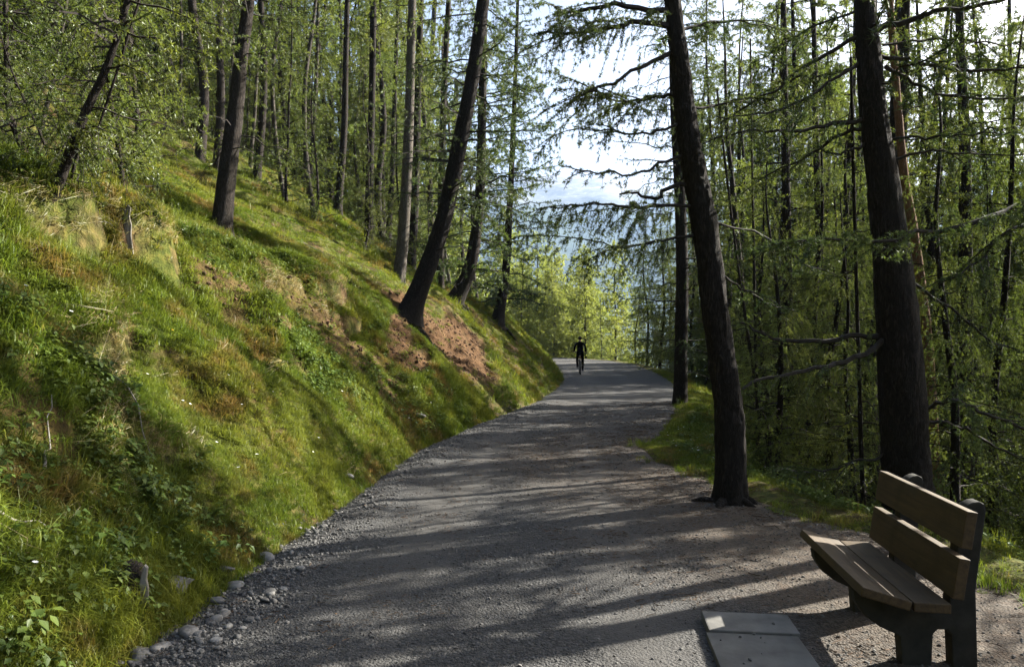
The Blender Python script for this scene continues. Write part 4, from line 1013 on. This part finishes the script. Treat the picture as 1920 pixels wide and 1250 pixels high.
def path_z(x, y):
    a, b = dists(x, y)
    return .022 * fbm(x * .5, y * 1.3, 3, 30) + .012 * fbm(x * 3, y * 2, 3, 77) - .04 * sstep(-.25, .12, np.maximum(a, b)) + .035 * np.exp(-((a + .42) / .14) ** 2) * sstep(-.2, .3, fbm(x * .6, y * .6, 2, 8))
onslab = (np.abs(x - (1.335 + (y - 4.4) * .14)) < .25) & (y > 3.5) & (y < 4.42)
keep_ = ~onslab | (rg.uniform(0, 1, n) < .12); x, y, s, a, onslab = x[keep_], y[keep_], s[keep_], a[keep_], onslab[keep_]; n = len(x)
instancer('gravel', np.stack([x, y, np.where(onslab, .036, 0) + np.maximum(path_z(x, y), np.where(a > 0, tz(x, y), -1)) + s * .12], 1), rg.uniform(-.4, .4, (n, 3)) + np.stack([0 * x, 0 * x, rg.uniform(0, 6.28, n)], 1), s, rg.randint(0, 5, n), GV)
print('gravel', n)

# ------------------------------------------------------------------ stones along the left edge, each a thing of its own
ROCK = [rock_mesh(600 + k, 'stone', .5 + .1 * (k % 3), 2, .45) for k in range(7)]; ROCKP = [rock_mesh(640 + k, 'stone', .6, 2, .25, 'stone_pale') for k in range(3)]
def stone(x, y, s, me, label, group=None, sink=.25, flat=1.):
    o = obj('stone', me); z = max(float(path_z(np.array([x]), np.array([y]))[0]), float(tz(np.array([x]), np.array([y]))[0]) if float(dists([x], [y])[0][0]) > -.05 else -1)
    o.location = (x, y, z + s * .5 * (.5 - sink)); o.scale = (s, s * rg.uniform(.8, 1.1), s * flat * rg.uniform(.8, 1.1)); o.rotation_euler = (rg.uniform(-.2, .2), rg.uniform(-.2, .2), rg.uniform(0, 6.28))
    return tag(o, label, 'stone', group)
for px, py, wpx, me, lab in [(440, 1095, 46, ROCKP[0], 'rounded pale stone under the overhanging grass at the path edge'), (420, 1082, 40, ROCK[0], 'brownish half buried stone above the rounded pale one'), (355, 1190, 52, ROCK[1], 'large flat grey stone among the smaller ones at the path edge'),
                        (262, 1228, 66, ROCK[2], 'largest grey stone at the foot of the bank, bottom left'), (210, 1243, 60, ROCK[3], 'grey stone beside the largest one, half out of frame'), (425, 1148, 44, ROCK[4], 'long flat stone lying towards the path'), (428, 1174, 22, ROCKP[1], 'small white stone lying loose on the gravel'),
                        (466, 1161, 26, ROCK[5], 'small rounded stone outermost on the gravel'), (405, 1202, 24, ROCKP[2], 'thin pale chip of stone on the gravel'), (300, 1218, 40, ROCK[6], 'grey stone between the flat one and the largest one'), (563, 1068, 26, ROCKP[0], 'pale stone alone at the edge above the shadow'), (530, 1102, 16, ROCKP[2], 'white chip alone in the dark shadow'),
                        (500, 1041, 40, ROCKP[1], 'pale stone under sunlit grass at the bank foot'), (785, 825, 30, ROCK[0], 'dark stone where the edge bends by the grass'), (330, 1130, 60, ROCK[5], 'dark broad stone in shade under the grass'), (400, 1122, 56, ROCK[3], 'dark flat stone in shade beside the pale one'), (652, 918, 26, ROCK[2], 'grey stone by the grass edge halfway along')]:
    Y = 2304 / (py - 637); stone((px - 960) / F * Y, Y, wpx / F * Y * .95, me, lab, flat=.8, sink=.35)
k = 0
while k < 150:
    y = 3.6 + 4.5 * rg.uniform() ** 1.6; xl = float(np.interp(y, LEFT[:, 1], LEFT[:, 0])); x = xl + rg.uniform(-.06, .5) * (1 if y < 5.2 else .55)
    stone(x, y, 0.025 + .05 * rg.uniform() ** 2, ROCK[rg.randint(7)] if rg.uniform() < .85 else ROCKP[rg.randint(3)], 'small rounded stone among many along the foot of the bank', 'small stones along the foot of the bank'); k += 1

# needle litter, cones and bits of twig on the path edge; crumbs of earth below the bare cut
M['litter'] = plain('needle litter', (.07, .042, .022), .9, .5, 30)
def chip(seed, n, sp, ln, wd):
    rs = RS(seed); mb = MB(); c = np.stack([rs.normal(size=n) * sp, rs.normal(size=n) * sp, rs.uniform(.001, .006, n)], 1); a = rs.uniform(0, 6.3, n)
    D = np.stack([np.cos(a), np.sin(a), rs.normal(size=n) * .12], 1) * (ln * rs.uniform(.4, 1.2, n))[:, None] * .5
    V, T = tubes(np.stack([c - D, c + D * .1 + rs.normal(size=(n, 3)) * .002, c + D], 1), np.full((n, 3), wd) * rs.uniform(.6, 1.4, (n, 1)), 3, ref=rs.normal(size=(n, 3))); mb.add(V, T, 0); return mb.mesh('litter_bit', [M['litter']], False)
LT = library('litter', [chip(1, 12, .05, .03, .0012), chip(2, 10, .06, .045, .0016), chip(3, 2, .04, .11, .0028)])
x, y = sample(rg, 16000, (-2, 5), (3.4, 20), lambda x, y: (lambda d: (d[0] < 0) * (d[1] < .5) * (.06 + .85 * np.exp(-np.maximum(0, -d[1]) / .9)) * sstep(-.35, .25, fbm(x * 1.4, y * 1.0, 3, 63)))(dists(x, y)))
n = len(x); zz = np.where(dists(x, y)[1] > -.02, tz(x, y), path_z(x, y))
instancer('litter', np.stack([x, y, zz + .004], 1), np.stack([0 * x, 0 * x, rg.uniform(0, 6.28, n)], 1), rg.uniform(.7, 1.3, n), rg.choice([0, 1, 2], n, p=[.45, .4, .15]), LT)
M['clod'] = plain('earth crumb', (.085, .047, .022), .95, .4, 15)
CL = library('loose_earth', [rock_mesh(520 + k, 'earth_crumb', .7, 1, .35, 'clod') for k in range(4)])
x, y = sample(rg, 60000, (-6, 1), (6, 28), lambda x, y: (sstep(.25, .6, soil(x, y)) * .5 + .06 * sstep(.05, .25, soil(x + .25, y))) * (dists(x, y)[0] > .1))
n = len(x); sz = .02 + .07 * rg.uniform(0, 1, n) ** 4
instancer('loose_earth', np.stack([x, y, tz(x, y)], 1), rg.uniform(-1, 1, (n, 3)) * [.6, .6, 3], sz, rg.randint(0, 4, n), CL)
# sparse grass on the trodden verge by the bench and the leaning larch
x, y = sample(rg, 5000, (1.6, 4), (4.5, 12), lambda x, y: (lambda d: np.exp(-((d[1] + .06) / .16) ** 2) * .7 * sstep(-.25, .25, fbm(x * 2.5, y * 2.5, 2, 64)))(dists(x, y)))
n = len(x); instancer('verge_grass', np.stack([x, y, np.maximum(tz(x, y), path_z(x, y))], 1), euler_tilt(rg.uniform(0, 6.28, n), rg.normal(size=n) * .15), rg.uniform(.4, .9, n), rg.randint(0, 7, n), GR)
build_far_woods()

# ------------------------------------------------------------------ bench
def bevel_box(sx, sy, sz, bv=.006, name='box'):
    import bmesh
    bm = bmesh.new(); bmesh.ops.create_cube(bm, size=1)
    for v in bm.verts: v.co = Vector((v.co.x * sx, v.co.y * sy, v.co.z * sz))
    bmesh.ops.bevel(bm, geom=bm.edges[:], offset=bv, segments=2, profile=.6, affect='EDGES')
    me = bpy.data.meshes.new(name); bm.to_mesh(me); bm.free(); return me
def prism(poly, th, bv, name):
    """polygon in (y, z) pushed out along x"""
    import bmesh
    bm = bmesh.new(); a = [bm.verts.new((-th / 2, p[0], p[1])) for p in poly]; b = [bm.verts.new((th / 2, p[0], p[1])) for p in poly]
    bm.faces.new(a); bm.faces.new(b[::-1]); n = len(poly)
    for i in range(n): bm.faces.new((a[i], b[i], b[(i + 1) % n], a[(i + 1) % n]))
    bmesh.ops.recalc_face_normals(bm, faces=bm.faces[:])
    bmesh.ops.bevel(bm, geom=[e for e in bm.edges], offset=bv, segments=2, profile=.6, affect='EDGES', clamp_overlap=True)
    me = bpy.data.meshes.new(name); bm.to_mesh(me); bm.free(); return me
def wood_material(name, lo, hi, grain=(1.2, 26, 26)):
    m, nt, out = new_mat(name); g = G(nt)
    tc = g.n('ShaderNodeTexCoord').outputs['Object']; oi = g.n('ShaderNodeObjectInfo').outputs['Random']
    ad = g.n('ShaderNodeVectorMath', operation='ADD'); g.l(tc, ad.inputs[0]); cx = g.n('ShaderNodeCombineXYZ'); g.l(g.math('MULTIPLY', oi, 7.), cx.inputs[0]); g.l(cx.outputs[0], ad.inputs[1])
    mp = g.n('ShaderNodeMapping'); g.l(ad.outputs[0], mp.inputs[0]); mp.inputs['Scale'].default_value = grain
    n1 = g.noise(mp.outputs[0], 1.6, 6, .6, .6); n2 = g.noise(tc, 7, 4, .6); n3 = g.noise(tc, 2.5, 3, .6)
    c = g.ramp(n1, [(.3, lo), (.7, hi)])
    c = g.mix(g.math('MULTIPLY', g.math('SUBTRACT', n2, .5, True), 2.4, True), c, tuple(v * .4 for v in lo))
    c = g.mix(g.math('MULTIPLY', g.math('SUBTRACT', n3, .5, True), 1.6, True), c, tuple(v * .8 for v in (hi[0], hi[0] * .85, hi[0] * .62)))
    p = g.n('ShaderNodeBsdfPrincipled', i_Roughness=.62); p.inputs['Specular IOR Level'].default_value = .35
    g.l(c, p.inputs['Base Color']); b = g.n('ShaderNodeBump', i_Strength=.35, i_Distance=.004); g.l(n1, b.inputs['Height']); g.l(b.outputs[0], p.inputs['Normal'])
    g.l(p.outputs[0], out.inputs[0]); return m
M['bench_wood'] = wood_material('bench planks', (.034, .021, .008), (.078, .05, .02))
M['grey_wood'] = wood_material('weathered wood', (.09, .08, .066), (.25, .23, .195), (20, 20, 1.5))
M['concrete'] = plain('concrete', (.036, .035, .028), .9, .45, 9, .5)
M['slab'] = plain('paving concrete', (.105, .102, .093), .9, .3, 6, .5)
M['bolt'] = plain('bolt steel', (.35, .34, .33), .45, .1)
BU = unit(np.array([.115, .993, 0.])); BV = np.array([-BU[1], BU[0], 0.]); BO = np.array([2.077, 3.62, 0.])   # along the bench (away from the camera), towards its front, foot of the backrest
bz = hpt(2.1, 4.1)
bench = empty('park_bench', (0, 0, 0)); bench.location = tuple(BO + [0, 0, bz]); bench.rotation_euler = (0, 0, math.atan2(BU[1], BU[0]))
tag(bench, 'wooden bench with two backrest planks on concrete supports, seen from its end', 'bench')
def bench_plank(name, v0, z0, v1, z1, th, L=1.142, u0=0.):
    """a plank whose cross section runs from (v0, z0) to (v1, z1); th to the rear or below"""
    w_ = math.hypot(v1 - v0, z1 - z0); me = bevel_box(L, w_, th, .005, name); me.materials.append(M['bench_wood'])
    o = obj(name, me, bench); ang = math.atan2(z1 - z0, v1 - v0)
    nv, nz = math.sin(ang), -math.cos(ang)      # the side away from the sitter
    o.location = (u0 + L / 2, (v0 + v1) / 2 + nv * th / 2, (z0 + z1) / 2 + nz * th / 2); o.rotation_euler = (ang, 0, 0); return o
def lean(z): return -.063 * (z - .38) / .42
bench_plank('backrest_plank', lean(.80), .80, lean(.625), .625, .052)
bench_plank('backrest_plank', lean(.578), .578, lean(.385), .385, .052)
bench_plank('seat_plank', .178, .362, .402, .425, .045)
bench_plank('seat_plank', .004, .358, .170, .360, .045)
# check sides: the backrest thickness must lie behind (negative v)
for o in bench.children:
    if o.name.startswith('backrest'):
        zc = o.location.z; o.location.y = lean(zc) - .026; o.location.z = zc
sup = [(-.19, -.1), (-.178, .38), (-.226, .775), (-.218, .802), (-.195, .814), (-.17, .810), (-.145, .797), (-.122, .772), (-.062, .388), (-.056, .310), (.165, .312), (.375, .368), (.395, .352), (.385, .30), (.345, .235), (.27, .18), (.175, .14), (.16, -.1), (.03, -.1), (.02, .155), (0, .18), (-.045, .18), (-.065, .155), (-.075, -.1)]
for u in (.205, .935):
    me = prism(sup, .085, .008, 'support'); me.materials.append(M['concrete']); o = obj('support', me, bench); o.location = (u, 0, 0)

# paving slabs in front of the bench
for n_, (y0_, y1_, lab) in enumerate([(4.12, 4.405, 'concrete paving slab in front of the bench, farther of the two'), (3.55, 4.112, 'concrete paving slab in front of the bench, cut by the lower frame edge')]):
    me = bevel_box(.48, y1_ - y0_, .06, .008, 'paving_slab'); me.materials.append(M['slab']); o = obj('paving_slab', me)
    yc = (y0_ + y1_) / 2; o.location = (1.335 + (yc - 4.4) * .14, yc, .002 + .006 * (1 - n_)); o.rotation_euler = (.012 * (1 - 2 * n_), .008, -.10); tag(o, lab, 'paving slab')

# ------------------------------------------------------------------ broken stumps on the bank
def stump(px, py, h, wd, lab):
    x, y, z = hit(px, py); e = empty('broken_stump', (x, y, hpt(x, y))); tag(e, lab, 'stump')
    rs = RS(int(px)); n = 9; s = np.linspace(0, 1, n)
    prof = [(-wd * .55, -.1), (wd * .5, -.1), (wd * .62, h * .3), (wd * .40, h * .45), (wd * .48, h * .62), (wd * .30, h * .8), (wd * .02, h), (-wd * .28, h * .93), (-wd * .15, h * .7), (-wd * .35, h * .5), (-wd * .3, h * .25)]
    me = prism(prof, .035, .004, 'splinter'); me.materials.append(M['grey_wood']); o = obj('splinter', me, e); o.rotation_euler = (0, 0, math.pi / 2 + .25)
    P = np.array([[-.10, .03, -.12], [-.10, .03, h * .45], [-.12, .05, h * .82], [-.15, .06, h * .9]]); me, _, _ = trunk_mesh(P, [.10, .085, .075, .01], 'stump_body', 'bark', 14, .03, .2, .02, 5); obj('stump_body', me, e)
stump(272, 1150, .27, .055, 'broken grey stump with pale upright splinter at the foot of the bank')
stump(240, 462, .42, .10, 'dark rotten stump with grey splinter between the turf lips')

# roots of the bank trees, hanging down over the cut
def roots(tree, x, y, spec, seed):
    rs = RS(seed)
    for az, L, r in spec:
        n = 12; s = np.linspace(0, 1, n); a = az + np.cumsum(rs.normal(size=n) * .10)
        st_ = L / n; X = x + np.cumsum(np.cos(a) * st_) - np.cos(az) * st_; Y_ = y + np.cumsum(np.sin(a) * st_) - np.sin(az) * st_
        Z = np.maximum(tz(X, Y_), np.where((dists(X, Y_)[0] < 0) & (dists(X, Y_)[1] < 0), path_z(X, Y_), -99)) + r * (.35 - 1.6 * s ** 2) + .02 * np.sin(s * 9 + az)
        V, T = tubes(np.stack([X, Y_, Z], 1)[None], (r * (1 - .8 * s))[None], 6); o = obj('root', mesh_np('root', V - np.array(tree.location), T, [M['bark']], None, None, True), tree)
for lab, sp in [('big larch leaning', [(-.3, 1.6, .09), (.3, 1.9, .08), (-1.0, 1.2, .07), (.9, 1.3, .06)]), ('larch with sickle', [(-.2, 1.8, .08), (.4, 1.5, .07), (-.8, 1.5, .07), (-1.4, 1.2, .05)]), ('slim larch last', [(0, 1.4, .07), (-.7, 1.3, .06), (.6, 1.1, .05)])]:
    t = [o for o in OWN if o['label'].startswith(lab)][0]; roots(t, t.location.x + .05, t.location.y, sp, 31)
for t, sp in ((t2, [(-2.4, .6, .07), (-1.3, .55, .06), (-.3, .6, .06), (2.9, .6, .06)]), (t1, [(-2.5, .9, .1), (-1.4, .8, .09), (3.0, .8, .09)])): roots(t, t.location.x, t.location.y, sp, 32)

# fallen sticks on the bank
for px, py, L, az, lab in [(190, 430, .35, .4, 'short grey stick lying on the turf right of the first lip'), (250, 770, .45, -.5, 'thin bleached stick on the grass halfway down the bank'), (60, 1010, .5, 1.2, 'grey twig low on the shaded bank'), (600, 475, .8, -.3, 'mossy bent stick on the slope under the broad trunk'), (90, 860, .4, 2., 'forked white twig in the brown hollow of the bank')]:
    x, y, z = hit(px, py); rs = RS(px); n = 8; s = np.linspace(-.5, .5, n); X = x + np.cos(az) * L * s + rs.normal(size=n) * .008; Y_ = y + np.sin(az) * L * s + rs.normal(size=n) * .008
    Z = tz(X, Y_) + .06 + rs.normal(size=n) * .006; V, T = tubes(np.stack([X, Y_, Z], 1)[None], (.009 * (1.2 - np.linspace(0, 1, n)))[None], 5)
    o = obj('fallen_stick', mesh_np('fallen_stick', V - np.array([x, y, z]), T, [M['grey_wood']], None, None, True)); o.location = (x, y, z); tag(o, lab, 'stick')

# ------------------------------------------------------------------ cyclist, seen from behind
M['black_cloth'] = plain('black clothing', (.005, .005, .006), .95, .2, 20, 0, .05); M['hair'] = plain('dark hair', (.02, .016, .013), .6, .2, 40)
M['skin'] = plain('skin', (.42, .27, .20), .6, .06); M['shoe'] = plain('dark shoe', (.03, .03, .03), .6, .1); M['sole'] = plain('pale shoe sole', (.5, .5, .5), .7, .05)
M['rubber'] = plain('tyre rubber', (.018, .018, .018), .8, .1); M['paint_black'] = plain('black bicycle frame', (.02, .02, .022), .35, .05, 5, 0, .5); M['alloy'] = plain('alloy', (.45, .45, .46), .35, .05, 5, 0, .6)
M['red_lens'] = plain('red reflector', (.4, .02, .02), .3, .05)
CX, CY = 3.15, 35.4; cz = float(path_z(np.array([CX]), np.array([CY]))[0]); CR = -.05
def skinned(name, joints, bones, mats, root=0, sub=2):
    me = bpy.data.meshes.new(name); me.from_pydata([j[0] for j in joints], bones, []); o = bpy.data.objects.new(name, me); COL.objects.link(o)
    md = o.modifiers.new('s', 'SKIN'); md.use_smooth_shade = True
    o.modifiers.new('d', 'SUBSURF').levels = sub; o.modifiers['d'].render_levels = sub
    for i, j in enumerate(joints):
        v = me.skin_vertices[0].data[i]; r = j[1]; v.radius = r if isinstance(r, tuple) else (r, r); v.use_root = i == root
    dg = bpy.context.evaluated_depsgraph_get(); m2 = bpy.data.meshes.new_from_object(o.evaluated_get(dg)); bpy.data.objects.remove(o); m2.name = name
    m2.materials.clear()
    for m in mats: m2.materials.append(m)
    return m2
# local frame: x right, y forward, z up; rear wheel touches the ground at the origin
J = [((0, .22, 1.00), (.155, .12)), ((0, .27, 1.14), (.145, .105)), ((0, .33, 1.30), (.165, .11)), ((0, .37, 1.44), (.15, .095)), ((0, .40, 1.53), .058), ((0, .42, 1.585), .056), ((0, .425, 1.66), (.078, .095)), ((0, .42, 1.735), (.06, .075)),
     ((.19, .37, 1.42), .062), ((.245, .42, 1.26), .050), ((.265, .60, 1.10), .040), ((.27, .70, 1.075), .032),
     ((-.19, .37, 1.42), .062), ((-.245, .42, 1.26), .050), ((-.265, .60, 1.10), .040), ((-.27, .70, 1.075), .032),
     ((.10, .22, .95), .095), ((.125, .42, .60), .066), ((.125, .36, .36), .056), ((.125, .37, .24), .038), ((.125, .50, .215), .03),
     ((-.10, .22, .95), .095), ((-.125, .56, .74), .066), ((-.125, .48, .52), .056), ((-.125, .46, .40), .038), ((-.125, .60, .375), .03)]
B_ = [(0, 1), (1, 2), (2, 3), (3, 4), (4, 5), (5, 6), (6, 7), (3, 8), (8, 9), (9, 10), (10, 11), (3, 12), (12, 13), (13, 14), (14, 15), (0, 16), (16, 17), (17, 18), (18, 19), (19, 20), (0, 21), (21, 22), (22, 23), (23, 24), (24, 25)]
person = empty('person', (CX, CY, cz), CR); tag(person, 'person in black clothes with dark hair riding a bicycle away', 'person')
bm_ = skinned('body', J, B_, [M['skin'], M['black_cloth'], M['hair'], M['shoe']])
co = np.zeros(len(bm_.polygons) * 3); bm_.polygons.foreach_get('center', co); co = co.reshape(-1, 3)
mi = np.ones(len(co), int); mi[co[:, 2] > 1.545] = 0; mi[(co[:, 1] > .665) & (co[:, 2] > 1.0) & (co[:, 2] < 1.2)] = 0
bm_.polygons.foreach_set('material_index', mi.astype(np.int32)); obj('body', bm_, person)
def lathe_ball(name, c, r, mat, parent, seed=1):
    me = rock_mesh(seed, name, 1., 3, .05, mat); o = obj(name, me, parent); o.location = c; o.scale = r; return o
lathe_ball('hair', (0, .405, 1.69), (.185, .205, .20), 'hair', person)
for sx in (-1, 1):
    lathe_ball('ear', (sx * .082, .425, 1.655), (.02, .04, .06), 'skin', person)
    lathe_ball('eye', (sx * .03, .51, 1.665), (.025, .02, .018), 'shoe', person)
lathe_ball('nose', (0, .525, 1.64), (.03, .04, .045), 'skin', person)
for sx in (-1, 1):   # hands closed on the grips
    for q in range(4):
        P = np.array([[sx * (.25 + .021 * q), .70, 1.085], [sx * (.25 + .021 * q), .735, 1.08], [sx * (.25 + .021 * q), .745, 1.055], [sx * (.25 + .021 * q), .725, 1.038]])[None]
        V, T = tubes(catmull(P[0], 7)[None], np.full((1, 7), .0095), 6); obj('finger', mesh_np('finger', V, T, [M['skin']]), person)
    P = np.array([[sx * .25, .69, 1.07], [sx * .235, .71, 1.05], [sx * .235, .735, 1.04]]); V, T = tubes(catmull(P, 6)[None], np.full((1, 6), .011), 6); obj('thumb', mesh_np('thumb', V, T, [M['skin']]), person)
for sx, fy, fz in ((1, .40, .21), (-1, .50, .37)):
    me = bevel_box(.085, .26, .07, .025, 'shoe'); me.materials.append(M['shoe']); o = obj('shoe', me, person); o.location = (sx * .125, fy + .03, fz)
    me = bevel_box(.09, .265, .02, .006, 'sole'); me.materials.append(M['sole']); s_ = obj('sole', me, o); s_.location = (0, 0, -.042)
bike = empty('bicycle', (CX, CY, cz), CR); tag(bike, 'black bicycle ridden by the person on the path', 'bicycle')
def tub(name, pts, r, mat, parent, sides=8, n=None, closed=False):
    P = np.array(pts, float); P = catmull(P, n) if n else P
    V, T = tubes(P[None], np.full((1, len(P)), r), sides, ref=np.array([[.12, .05, .99]])); return obj(name, mesh_np(name, V, T, [M[mat]]), parent)
def ring(name, R_, r, c, mat, parent):
    a = np.linspace(0, 2 * np.pi, 33); P = np.stack([0 * a, np.cos(a) * R_, np.sin(a) * R_], 1)
    V, T = tubes(P[None], np.full((1, 33), r), 8, ref=np.array([[1., 0, 0]])); o = obj(name, mesh_np(name, V, T, [M[mat]]), parent); o.location = c; return o
for yy in (0, 1.06):
    wh = ring('wheel', .315, .024, (0, yy, .34), 'rubber', bike); wh.name = 'wheel'
    ring('rim', .288, .012, (0, 0, 0), 'alloy', wh)
    for q in range(18):
        a = q * 2 * np.pi / 18; tub('spoke', [(.02 * (-1) ** q, 0, 0), (0, math.cos(a) * .285, math.sin(a) * .285)], .0015, 'alloy', wh, 3)
BBp, ST, HT = (0, .42, .29), (0, .23, .80), (0, .90, .86)
for a_, b_ in ((BBp, ST), (BBp, (0, .92, .74)), (ST, HT), ((0, .885, .92), (0, .95, .66))): tub('frame_tube', [a_, b_], .018, 'paint_black', bike)
for sx in (-1, 1):
    tub('chain_stay', [BBp, (sx * .05, .2, .31), (sx * .06, 0, .34)], .009, 'paint_black', bike); tub('seat_stay', [(0, .24, .76), (sx * .05, .12, .56), (sx * .06, 0, .34)], .008, 'paint_black', bike)
    tub('fork_blade', [(sx * .04, .95, .68), (sx * .06, 1.0, .55), (sx * .06, 1.06, .34)], .013, 'paint_black', bike)
    tub('grip', [(sx * .20, .73, 1.062), (sx * .31, .71, 1.062)], .017, 'rubber', bike)
tub('seat_post', [ST, (0, .205, .90)], .014, 'alloy', bike); tub('stem', [(0, .885, .92), (0, .87, 1.03), (0, .80, 1.062)], .016, 'paint_black', bike)
tub('handlebar', [(-.31, .71, 1.062), (-.15, .78, 1.062), (0, .80, 1.062), (.15, .78, 1.062), (.31, .71, 1.062)], .012, 'paint_black', bike, n=14)
me = rock_mesh(9, 'saddle', .3, 2, .03, 'rubber'); o = obj('saddle', me, bike); o.location = (0, .20, .915); o.scale = (.16, .27, .16)
for sx, y_, z_ in ((1, .40, .16), (-1, .47, .325)):
    tub('crank', [(sx * .05, .42, .29), (sx * .07, y_, z_ + .02)], .01, 'alloy', bike); me = bevel_box(.09, .08, .02, .004, 'pedal'); me.materials.append(M['rubber']); o = obj('pedal', me, bike); o.location = (sx * .125, y_, z_)
ring('chain_ring', .085, .006, (.045, .42, .29), 'alloy', bike)
me = bevel_box(.05, .012, .03, .004, 'reflector'); me.materials.append(M['red_lens']); o = obj('reflector', me, bike); o.location = (0, .17, .82)

# ------------------------------------------------------------------ the air: far things fade to pale blue
HAZE_DENSITY = 1.15e-4
def haze():
    import bmesh
    x0, x1, y0, y1, z0, z1 = -5400, 6000, -1300, 6300, -92, 830
    bm = bmesh.new(); bmesh.ops.create_cube(bm, size=1)
    for v in bm.verts: v.co = Vector(((x0 + x1) / 2 + v.co.x * (x1 - x0), (y0 + y1) / 2 + v.co.y * (y1 - y0), (z0 + z1) / 2 + v.co.z * (z1 - z0)))
    me = bpy.data.meshes.new('haze'); bm.to_mesh(me); bm.free(); m, nt, out = new_mat('haze'); v = nt.nodes.new('ShaderNodeVolumePrincipled')
    v.inputs['Color'].default_value = (.44, .64, 1, 1); v.inputs['Density'].default_value = HAZE_DENSITY; v.inputs['Anisotropy'].default_value = .35
    nt.links.new(v.outputs[0], out.inputs['Volume']); me.materials.append(m); tag(obj('haze', me), kind='stuff')
haze()
